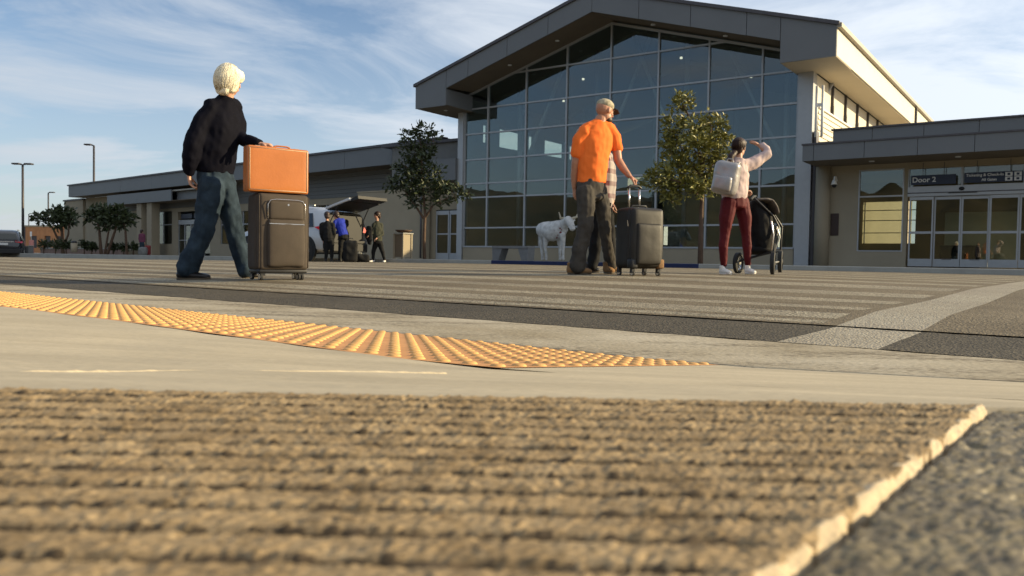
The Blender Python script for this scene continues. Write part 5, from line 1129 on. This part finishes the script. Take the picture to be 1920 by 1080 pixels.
tree('shrub_tree', 'wide bushy tree in the planter right in front of the far entrance windows', 205, 470, 54,
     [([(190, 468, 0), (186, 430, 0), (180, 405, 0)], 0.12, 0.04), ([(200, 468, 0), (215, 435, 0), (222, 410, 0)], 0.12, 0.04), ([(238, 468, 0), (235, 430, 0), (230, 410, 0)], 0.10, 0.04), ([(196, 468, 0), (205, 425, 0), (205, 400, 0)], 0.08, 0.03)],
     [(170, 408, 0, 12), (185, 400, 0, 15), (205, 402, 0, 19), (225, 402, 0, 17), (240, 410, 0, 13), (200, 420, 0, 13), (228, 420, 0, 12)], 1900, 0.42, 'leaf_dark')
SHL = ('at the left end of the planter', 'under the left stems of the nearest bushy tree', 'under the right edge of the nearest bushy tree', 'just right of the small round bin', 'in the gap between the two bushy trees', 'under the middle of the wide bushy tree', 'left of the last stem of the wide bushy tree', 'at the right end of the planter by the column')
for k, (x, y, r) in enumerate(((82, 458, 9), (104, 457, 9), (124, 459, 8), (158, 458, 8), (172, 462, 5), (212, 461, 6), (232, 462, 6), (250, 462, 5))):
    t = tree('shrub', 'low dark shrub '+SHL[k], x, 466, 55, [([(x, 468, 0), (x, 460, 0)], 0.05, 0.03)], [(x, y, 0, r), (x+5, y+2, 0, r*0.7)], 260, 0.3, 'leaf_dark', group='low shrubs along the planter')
# ------------------------------------------------------------------ lamp posts
def lamp(px, ptop, Y, h, heads, label):
    g = at(px, ptop, Y); s_, n_ = sn(g.x, g.y); z = -0.5; L = empty('lamp_post', (g.x, g.y, z), 0, label, 'street lamp', 'lamp posts behind the left wing'); H = g.z - z; r = 0.11*h
    MB().tube((0, 0, 0.7), (0, 0, H-0.05), r*1.0, r*0.75, 12).build('pole', 'steel_dark', L, smooth=True); MB().tube((0, 0, 0), (0, 0, 0.7), r*2.2, r*2.0, 14).build('base', 'kerb', L, smooth=True)
    for d in heads:
        MB().loft([(0, 0, H-0.05), (d*0.25*h, 0, H)], [0.05*h]*2, seg=8).build('arm', 'steel_dark', L); a = d*0.2*h; b_ = d*0.80*h
        bx('lamp_head', (min(a, b_), -0.22*h, H-0.03*h), (max(a, b_), 0.22*h, H+0.09*h), 'steel_dark', L, bevel=0.03)
mm('steel_dark', (0.06, 0.055, 0.055), 0.5, metal=0.3)
lamp(42.5, 308, 75, 1.15, (-1, 1), 'tall lamp post with two heads, leftmost of the lamp posts'); lamp(176, 272, 78, 1.1, (-1,), 'tall lamp post with one head rising behind the roof of the long wing')
lamp(90.5, 361, 115, 1.1, (1,), 'short looking far lamp post beside the lower end block of the wing'); lamp(54, 401, 150, 1.0, (1,), 'smallest farthest lamp post in front of the brick building')
# ------------------------------------------------------------------ street objects
RZm = Matrix.Rotation(RZ, 3, 'Z')
g = at(962, 487, 29.5); bn = empty('bench', (g.x, g.y, plaza_z(0)), RZ, 'grey concrete bench with slanted legs beside the white cow statue', 'bench')
bx('seat', (-0.80, -0.25, 0.44), (0.80, 0.25, 0.53), 'bench_concrete', bn, bevel=0.01)
for sg in (-1, 1): MB().prism([(sg*0.80, -0.22, 0.438), (sg*0.36, -0.22, 0.438), (sg*0.52, -0.22, 0), (sg*0.78, -0.22, 0)], (0, 0.44, 0)).build('leg', 'bench_concrete', bn)
# cow statue
mm('cow_white', (0.42, 0.42, 0.41), 0.5, var=0.12, scale=6, col2=(0.66, 0.66, 0.64)); mm('horn', (0.40, 0.36, 0.27), 0.5)
g = at(1040, 487, 30.0); cowz = plaza_z(0); cr_ = V((g.x, g.y, cowz)); cw = empty('cow_statue', cr_, 0, 'white life size statue of a horned cow standing on the pavement before the glass', 'statue')
def cp(px, py, dy=0.0): return at(px, py, 30.0+dy) - cr_
b = MB()
b.loft([cp(1014, 430, 0.55), cp(1022, 432, 0.4), cp(1036, 434, 0.1), cp(1048, 430, -0.1), cp(1056, 425, -0.25)], [(0.22, 0.26), (0.28, 0.34), (0.30, 0.38), (0.27, 0.36), (0.20, 0.28)], side=(0.6, 0.8, 0), seg=18, cap=0.7)
b.loft([cp(1055, 424, -0.25), cp(1062, 417, -0.45), cp(1067, 415, -0.6)], [(0.16, 0.24), (0.14, 0.19), (0.13, 0.15)], side=(0.6, 0.8, 0))
b.loft([cp(1064, 412, -0.55), cp(1070, 420, -0.70), cp(1074, 430, -0.80)], [(0.17, 0.17), (0.14, 0.14), (0.11, 0.10)], side=(0.8, 0.6, 0))
for dx_, dy_, k, hi in ((1016, 0.62, 0, 1), (1023, 0.25, 0, 1), (1049, 0.05, 1, 0), (1055, -0.38, 1, 0)):
    if hi: b.loft([cp(dx_+2, 438, dy_), cp(dx_, 455, dy_), cp(dx_-1, 463, dy_), cp(dx_+1, 475, dy_), cp(dx_+1, 486.5, dy_)], [0.17, 0.10, 0.065, 0.055, 0.062], seg=12)
    else: b.loft([cp(dx_, 440, dy_), cp(dx_, 457, dy_), cp(dx_+1, 465, dy_), cp(dx_+1, 478, dy_), cp(dx_+1, 486.5, dy_)], [0.13, 0.085, 0.062, 0.05, 0.062], seg=12)
for e in (-1, 1): b.ell(cp(1065+e*9, 413, -0.5-0.1*e), (0.11, 0.04, 0.05))
remesh('body', b, 'cow_white', cw, 0.022, 3, wrinkle(0.012, 6))
for e, pts in ((-1, [(1060, 410), (1051, 409), (1048, 398)]), (1, [(1073, 410), (1081, 407), (1085, 398)])): MB().loft([cp(a, c, -0.5-0.1*e) for a, c in pts], [0.06, 0.045, 0.015], seg=8).build('horn', 'horn', cw, smooth=True)
MB().ell(cp(1026, 449, 0.3), (0.12, 0.12, 0.10)).build('udder', 'cow_white', cw, smooth=True)
for c_, r in (((1050, 428, -0.42), 0.03), ((1044, 446, -0.3), 0.03), ((1020, 440, 0.2), 0.025), ((1034, 426, 0.0), 0.02), ((1051, 436, -0.42), 0.045), ((1046, 441, -0.32), 0.02), ((1053, 431, -0.44), 0.02), ((1040, 433, -0.3), 0.014), ((1030, 437, 0.0), 0.014)):
    MB().ell(cp(*c_), (r, r, r), seg=8, rings=6).build('painted_mark', 'red_cloth', cw, smooth=True)
MB().loft([cp(1013, 425, 0.72), cp(1010, 440, 0.75), cp(1011, 462, 0.72)], [0.03, 0.022, 0.035], seg=8).build('tail', 'cow_white', cw, smooth=True)
# litter bin with bowl shaped lid
g = at(755, 488, 27.0); lb = empty('litter_bin', (g.x, g.y, plaza_z(sn(g.x, g.y)[0])), RZ, 'pale square litter bin with a shallow bowl lid in front of the beige wall', 'litter bin')
for x in (-0.20, 0.20):
    for y in (-0.20, 0.20): bx('post', (x-0.03, y-0.03, 0), (x+0.03, y+0.03, 0.84), 'stucco', lb)
bx('side_panel', (-0.165, -0.20, 0.06), (0.165, -0.17, 0.82), 'soffit', lb); bx('side_panel', (0.172, -0.165, 0.06), (0.20, 0.165, 0.82), 'stucco_dark', lb); bx('side_panel', (-0.20, -0.165, 0.06), (-0.172, 0.165, 0.82), 'stucco', lb); bx('side_panel', (-0.165, 0.17, 0.06), (0.165, 0.20, 0.82), 'stucco_dark', lb)
bx('top', (-0.25, -0.25, 0.842), (0.25, 0.25, 0.87), 'kerb', lb)
MB().loft([(0.03, 0, 0.872), (0.03, 0, 0.93), (0.03, 0, 0.97)], [0.16, 0.25, 0.30], seg=20, cap=0).build('bowl_lid', 'bark', lb, smooth=True)
# small items by the left wing
g = at(59, 474, 50); po = empty('pay_post', (g.x, g.y, -0.3), 0, 'pinkish upright post with a small white sign on top near the left edge', 'post')
mm('pink_plaster', (0.42, 0.18, 0.15), 0.8); MB().loft([(0, 0, 0), (0, 0, 1.1)], [0.15, 0.13], seg=14, cap=0.2).build('post', 'pink_plaster', po, smooth=True)
MB().tube((0, 0, 1.1), (0, 0, 1.5), 0.03).build('stem', 'steel', po); bx('sign_plate', (-0.07, -0.04, 1.35), (0.05, -0.03, 1.65), 'white_paint', po); bx('symbol', (-0.05, -0.155, 0.5), (0.07, -0.14, 0.62), 'white_paint', po)
g = at(46, 475, 46); ut = empty('utility_box', (g.x, g.y, -0.32), 0, 'grey low box with sloped top beside the pinkish post', 'utility box'); MB().prism([(-0.28, 0, 0), (0.22, 0, 0), (0.22, 0, 0.72), (-0.28, 0, 0.5)], (0, 0.5, 0)).build('cabinet', 'siding', ut); MB().prism([(-0.30, -0.02, 0.503), (0.24, -0.02, 0.74), (0.24, -0.02, 0.77), (-0.30, -0.02, 0.533)], (0, 0.54, 0)).build('lid', 'kerb', ut)
g = at(34, 442, 70); sg = empty('notice_board', (g.x, g.y, -0.5), 0, 'small white framed notice board on posts left of the first lamp post', 'sign'); hz_ = g.z+0.5
bx('board', (-0.25, -0.02, hz_-0.2), (0.25, 0.02, hz_+0.12), 'stucco_dark', sg)
for a, c in (((-0.32, -0.03, hz_-0.27), (0.32, 0.03, hz_-0.2)), ((-0.32, -0.03, hz_+0.12), (0.32, 0.03, hz_+0.19))): bx('frame', a, c, 'white_paint', sg)
for x in (-0.29, 0.25): bx('post', (x, -0.03, 0), (x+0.04, 0.03, hz_-0.27), 'steel', sg); bx('frame', (x-0.02, -0.03, hz_-0.199), (x+0.05, 0.03, hz_+0.119), 'white_paint', sg)
g = at(33, 478, 47); wb = empty('road_barrier', (g.x, g.y, -0.30), 0, 'bright white low barrier block behind the dark car', 'barrier'); MB().prism([(-0.22, 0, 0), (0.18, 0, 0), (0.18, 0, 0.12), (0.05, 0, 0.14), (-0.02, 0, 0.42), (-0.12, 0, 0.42), (-0.22, 0, 0.12)], (0, 0.9, 0)).build('block', 'white_paint', wb, bevel=0.01)
g = at(139, 468, 53.5); lb2 = empty('litter_bin', (g.x, g.y, 0.30), RZ2, 'small pale round bin with dark top standing by the planter wall', 'litter bin'); MB().loft([(0, 0, -0.2), (0, 0, 0.42)], [0.20, 0.21], seg=16, cap=0).build('drum', 'stucco', lb2, smooth=True); MB().ell((0, 0, 0.46), (0.18, 0.18, 0.12)).build('dome_top', 'black_plastic', lb2, smooth=True)
# ------------------------------------------------------------------ vehicles
mm('car_white', (0.5, 0.51, 0.52), 0.25, var=0.02, coat=0.6); mm('car_dark', (0.012, 0.014, 0.02), 0.25, var=0.05, coat=0.6); mm('tail_red', (0.45, 0.01, 0.01), 0.25, var=0.1); mm('trim_black', (0.012, 0.012, 0.012), 0.6); mm('plate', (0.6, 0.6, 0.58), 0.5)
def car(loc, rz, label, paint, open_gate=False, sc=1.0):
    c = empty('parked_car', loc, rz, label, 'car'); c.scale = (sc, sc, sc)
    # x forward, rear at x=0, length 4.6
    secs = [(0.00, 0.42, 0.80, 1.02, 0.80, 0.78), (0.06, 0.32, 0.90, 1.10, 0.88, 0.80), (0.35, 0.30, 1.00, 1.50, 0.91, 0.68), (0.70, 0.30, 1.02, 1.64, 0.92, 0.66), (1.6, 0.28, 1.01, 1.70, 0.93, 0.68), (2.5, 0.28, 1.00, 1.66, 0.93, 0.67), (3.05, 0.28, 0.99, 1.40, 0.92, 0.70), (3.55, 0.28, 0.97, 1.05, 0.92, 0.80), (4.3, 0.30, 0.82, 0.90, 0.88, 0.74), (4.58, 0.38, 0.68, 0.74, 0.72, 0.6)]
    if open_gate: secs = secs[2:]; secs = [(0.12,)+secs[0][1:]] + secs[1:]
    def ringp(x, zb, zm, zt, wm, wt):
        h = [(0.86*wm, zb), (0.99*wm, zb+0.10), (wm, (zb+zm)/2), (0.97*wm, zm), (wt+0.03, zt-0.10), (wt*0.88, zt-0.01), (wt*0.5, zt+0.025)]
        return [V((x, -a, z)) for a, z in h] + [V((x, a, z)) for a, z in h[::-1]]
    vs = []; fs = []; n = 14
    for s_ in secs: vs += ringp(*s_)
    for i in range(len(secs)-1):
        for k in range(n-1): fs.append((i*n+k, i*n+k+1, (i+1)*n+k+1, (i+1)*n+k))
        fs.append((i*n+n-1, i*n, (i+1)*n, (i+1)*n+n-1))
    if not open_gate: fs.append(tuple(range(n))[::-1])
    fs.append(tuple((len(secs)-1)*n+k for k in range(n)))
    m = MB(); m.add(vs, fs); o = m.build('body', paint, c, smooth=True)
    for e in (-1, 1):
        for x in (0.85, 3.62):
            MB().disc((x, e*0.90, 0.36), (0, 1, 0), 0.43, 0.08, 24).build('wheel_arch', 'trim_black', c)
            w = MB().disc((x, e*0.88, 0.34), (0, 1, 0), 0.345, 0.20, 28, 0.2).build('tyre', 'rubber', c); MB().disc((x, e*0.90, 0.34), (0, 1, 0), 0.21, 0.17, 20).build('rim', 'steel', w)
        for a, b_ in ((0.55, 1.35), (1.42, 2.25), (2.32, 3.0)):
            zt = 1.47 if a < 2.3 else 1.42
            pw = [(a, e*0.902, 1.05), (b_, e*0.912, 1.05), (b_-(0.28 if a > 2.3 else 0), e*0.735, zt), (a+(0.22 if a < 1 else 0), e*0.735, zt)]
            MB().prism(pw, (0, e*0.012, 0.004)).build('window', 'car_window', c)
        MB().prism([(-0.02, e*0.55, 0.98), (-0.02, e*0.90, 0.92), (0.34, e*0.945, 1.02), (0.05, e*0.60, 1.10)] if not open_gate else [(0.10, e*0.72, 0.93), (0.10, e*0.93, 0.90), (0.46, e*0.945, 1.04), (0.14, e*0.80, 1.10)], (0, e*0.012, 0.0)).build('tail_light', 'tail_red', c)
        bx('sill', (0.9, e*0.90, 0.24), (3.2, e*0.94, 0.36), 'trim_black', c)
    bx('bumper', (-0.06 if not open_gate else 0.02, -0.86, 0.30), (0.2, 0.86, 0.58), 'trim_black', c, bevel=0.04)
    if open_gate:
        bx('boot_interior', (0.14, -0.70, 0.62), (0.16, 0.70, 1.42), 'trim_black', c); bx('boot_floor', (0.0, -0.7, 0.585), (0.139, 0.7, 0.66), 'trim_black', c)
        G = Matrix.Translation(V((0.28, 0, 1.60))) @ Matrix.Rotation(math.radians(14), 4, 'Y')
        g_ = MB().box((-1.05, -0.68, -0.03), (0.0, 0.68, 0.05), G).build('tailgate', paint, c, bevel=0.02); MB().box((-1.0, -0.64, -0.06), (-0.05, 0.64, -0.034), G).build('tailgate_lining', 'trim_black', g_)
        MB().box((-1.35, -0.60, -0.06), (-1.04, 0.60, 0.03), G).build('spoiler', 'trim_black', g_)
        for e in (-1, 1): MB().tube((0.15, e*0.66, 1.1), G @ V((-0.5, e*0.64, -0.05)), 0.015).build('gas_strut', 'trim_black', c)
    else:
        MB().prism([(0.03, -0.70, 1.10), (0.03, 0.70, 1.10), (0.31, 0.58, 1.46), (0.31, -0.58, 1.46)], (-0.02, 0, 0.01)).build('rear_window', 'car_window', c); bx('number_plate', (-0.035, -0.22, 0.80), (-0.02, 0.22, 0.92), 'plate', c)
        bx('chrome_strip', (-0.022, -0.5, 0.98), (-0.010, 0.5, 1.01), 'chrome', c)
    bx('roof_rail', (0.8, -0.64, 1.70), (2.4, -0.60, 1.735), 'steel', c); bx('roof_rail', (0.8, 0.60, 1.70), (2.4, 0.64, 1.735), 'steel', c)
    return c
mm('car_window', (0.012, 0.015, 0.018), 0.08, var=0.05, spec=0.6)
LD_ = V((-0.819, 0.574, 0)); NF = V((0.574, 0.819, 0))
c0 = at(612, 488, 25.3); c1 = V((c0.x, c0.y, 0)) + NF*0.92; suv = car((c1.x, c1.y, gz(c1.x, c1.y)), math.radians(145), 'white suv with its tailgate raised being loaded at the kerb', 'car_white', True, 1.06)
c0 = at(14, 480, 43); car((c0.x-0.2, c0.y, gz(c0.x, c0.y)-0.02), math.radians(118), 'dark car cut off by the left edge showing one red tail light', 'car_dark', False, 0.92)
# ---- people and bags at the SUV
def simple_person(px, py, Y, joints, mats, label, hair='dark_hair', vox=0.014):
    """joints: dict of pixel positions"""
    Q = Person(px, py, Y, label); p = Q.p; j = {k: p(*v) for k, v in joints.items()}; sd = V(j['side'] if 'side' in j else (1, 0, 0)); sd = (j['sr']-j['sl']).normalized() if (j['sr']-j['sl']).length > 0.1 else V((0.3, 1, 0)).normalized()
    fw = joints_fw[label]; b = MB(); PP, MX = head(b, j['head'], fw, (0, 0, 1), 0.97); neck = (j['sl']+j['sr'])/2; b.loft([neck, j['head']-V((0, 0, 0.08))], [0.05, 0.045]); b.loft([j['pel'], (j['pel']+neck)/2, neck], [(0.12, 0.09), (0.12, 0.09), (0.11, 0.07)], side=sd)
    for a in 'lr':
        limb(b, [j['s'+a], j['e'+a], j['w'+a]], [0.042, 0.036, 0.025]); limb(b, [j['h'+a], j['k'+a], j['a'+a]], [0.07, 0.046, 0.034]); hand(b, j['w'+a], (j['w'+a]-j['e'+a]), (0.5, 0.2, -0.3), L=0.17, curl=0.5)
    remesh('body', b, mats[2], Q.e, 0.009, 2); eyes(PP, Q.e)
    b = MB(); nu = neck.lerp(j['head'], 0.38); b.loft([j['sl'], neck.lerp(j['head'], 0.1), j['sr']], [0.07, 0.07, 0.07]); b.loft([j['pel'], j['pel'].lerp(neck, 0.35), j['pel'].lerp(neck, 0.75), neck, nu], [(0.165, 0.13), (0.16, 0.13), (0.17, 0.125), (0.13, 0.09), (0.06, 0.06)], side=sd, cap=0.2)
    for a in 'lr': limb(b, [j['s'+a], j['e'+a], j['e'+a].lerp(j['w'+a], 0.85)], [0.072, 0.058, 0.045])
    remesh('top', b, mats[0], Q.e, vox, 3, wrinkle(0.01, 9))
    b = MB(); b.loft([j['pel']+V((0, 0, 0.05)), j['pel']-V((0, 0, 0.08))], [(0.15, 0.12), (0.155, 0.125)], side=sd, cap=0.3)
    for a in 'lr': limb(b, [j['h'+a], j['k'+a], j['a'+a]], [0.10, 0.068, 0.048])
    remesh('trousers', b, mats[1], Q.e, vox, 3, wrinkle(0.008, 9))
    b = MB(); b.ell(PP(0, -0.02, 0.04), (0.092, 0.112, 0.102), MX); b.ell(PP(0, -0.06, -0.03), (0.085, 0.06, 0.085), MX); b.build('hair', hair, Q.e, smooth=True)
    for a in 'lr':
        t = j['toe'+a]; f_ = V((t.x, t.y, 0)); hh = V((j['a'+a].x, j['a'+a].y, 0)); d = (f_-hh); d = d.normalized() if d.length > 0.02 else V((0, -1, 0)); shoe(Q.e, hh-d*0.06, hh+d*0.19, mats[3], 0.045, 0.08)
    return Q
joints_fw = {}
def sp_(label, fw, *a, **k): joints_fw[label] = V(fw); return simple_person(*a, label=label, **k)
WQ = sp_('woman in dark green top and black leggings holding a coat before the beige wall', (-0.8, -0.5, -0.1), 707, 491, 26.2, dict(head=(707, 404, 0), sl=(701, 421, -0.05), sr=(714, 421, 0.05), el=(698, 438, -0.1), wl=(692, 441, -0.2), er=(717, 440, 0.0), wr=(706, 447, -0.2), pel=(708, 452, 0), hl=(705, 455, 0), hr=(712, 455, 0), kl=(700, 472, 0), al=(699.5, 487, 0), kr=(717, 472, 0), ar=(721, 487, 0), toel=(694, 490, -0.1), toer=(719, 490, -0.2)), mats=('olive_cloth', 'black_cloth', 'skin', 'white_shoe'))
q = WQ; b = MB(); b.loft([WQ.p(693, 425, -0.22), WQ.p(691, 440, -0.24), WQ.p(693, 458, -0.22)], [(0.09, 0.05), (0.13, 0.07), (0.07, 0.04)], side=(1, 0, 0), cap=0.5); co = remesh('coat', b, 'black_cloth', None, 0.015, 2, wrinkle(0.02, 8)); co.location = WQ.root; tag(co, 'black coat draped over the forearm of the woman by the beige wall', 'coat')
sp_('person in bright blue top bending over the open boot of the suv', (-0.75, 0.55, -0.5), 645, 490, 24.9, dict(head=(630, 404, 0.15), sl=(629, 416, 0.0), sr=(643, 413, 0.15), el=(624, 432, -0.1), wl=(617, 444, 0.0), er=(640, 430, 0.2), wr=(625, 440, 0.3), pel=(644, 442, 0), hl=(640, 447, 0), hr=(648, 447, 0.1), kl=(638, 468, 0), al=(637, 486, 0), kr=(648, 468, 0.1), ar=(650, 486, 0.1), toel=(630, 489, 0), toer=(643, 489, 0)), mats=('blue_cloth', 'black_cloth', 'skin', 'black_leather'), hair='dark_hair')
sp_('person in black seen from behind at the tail light of the suv', (-0.3, 0.9, -0.3), 617, 490, 24.7, dict(head=(613, 405, 0.1), sl=(603, 421, 0), sr=(624, 421, 0.05), el=(602, 438, 0.0), wl=(606, 452, 0.1), er=(627, 438, 0), wr=(624, 452, 0.1), pel=(616, 448, 0), hl=(612, 452, 0), hr=(621, 452, 0), kl=(612, 470, 0), al=(611, 486, 0), kr=(622, 470, 0), ar=(622, 486, 0), toel=(609, 489, 0.3), toer=(620, 489, 0.3)), mats=('black_cloth', 'black_cloth', 'skin', 'black_leather'))
def bag(px, py, Y, sz, m, label, rz=0.3, cat='bag', name='bag'):
    g = at(px, py, Y); t = empty(name, (g.x, g.y, gz(g.x, g.y)), rz, label, cat); soft('bag_body', (0, 0, sz[2]/2), sz, min(sz)*0.28, m, t, 0.03, 0.015)
    MB().loft([(-sz[0]*0.2, 0, sz[2]-0.01), (-sz[0]*0.15, 0, sz[2]+0.07), (sz[0]*0.15, 0, sz[2]+0.07), (sz[0]*0.2, 0, sz[2]-0.01)], [0.012]*4, seg=6).build('handle', 'black_plastic', t, smooth=True)
bag(657, 490, 24.6, (0.42, 0.3, 0.66), 'black_cloth', 'dark upright travel bag standing behind the suv'); bag(680, 491, 25.6, (0.42, 0.3, 0.26), 'black_cloth', 'small black holdall on the ground left of the woman with the coat'); bag(664, 485, 26.6, (0.5, 0.35, 0.38), 'siding', 'grey travel bag half hidden behind the black holdall')
sp_('person in dark purple top with luggage in front of the far entrance column', (0.3, 0.9, 0), 266, 476, 51, dict(head=(266, 434, 0), sl=(262, 440, 0), sr=(270, 440, 0), el=(261, 448, 0), wl=(262, 455, 0), er=(271, 448, 0), wr=(271, 455, 0), pel=(266, 454, 0), hl=(264.5, 456, 0), hr=(268, 456, 0), kl=(264, 466, 0), al=(263.5, 474, 0), kr=(268.5, 466, 0), ar=(269, 474, 0), toel=(263.5, 475, -0.2), toer=(269, 475, -0.2)), mats=('purple_cloth', 'jeans', 'skin', 'black_leather'), vox=0.02)
bag(277, 477, 50.5, (0.35, 0.3, 0.62), 'red_cloth', 'dark red suitcase standing beside the person in purple at the far entrance', name='suitcase', cat='suitcase')
bag(268, 477, 50.0, (0.5, 0.35, 0.5), 'siding', 'grey blue bag on the ground in front of the person in purple')
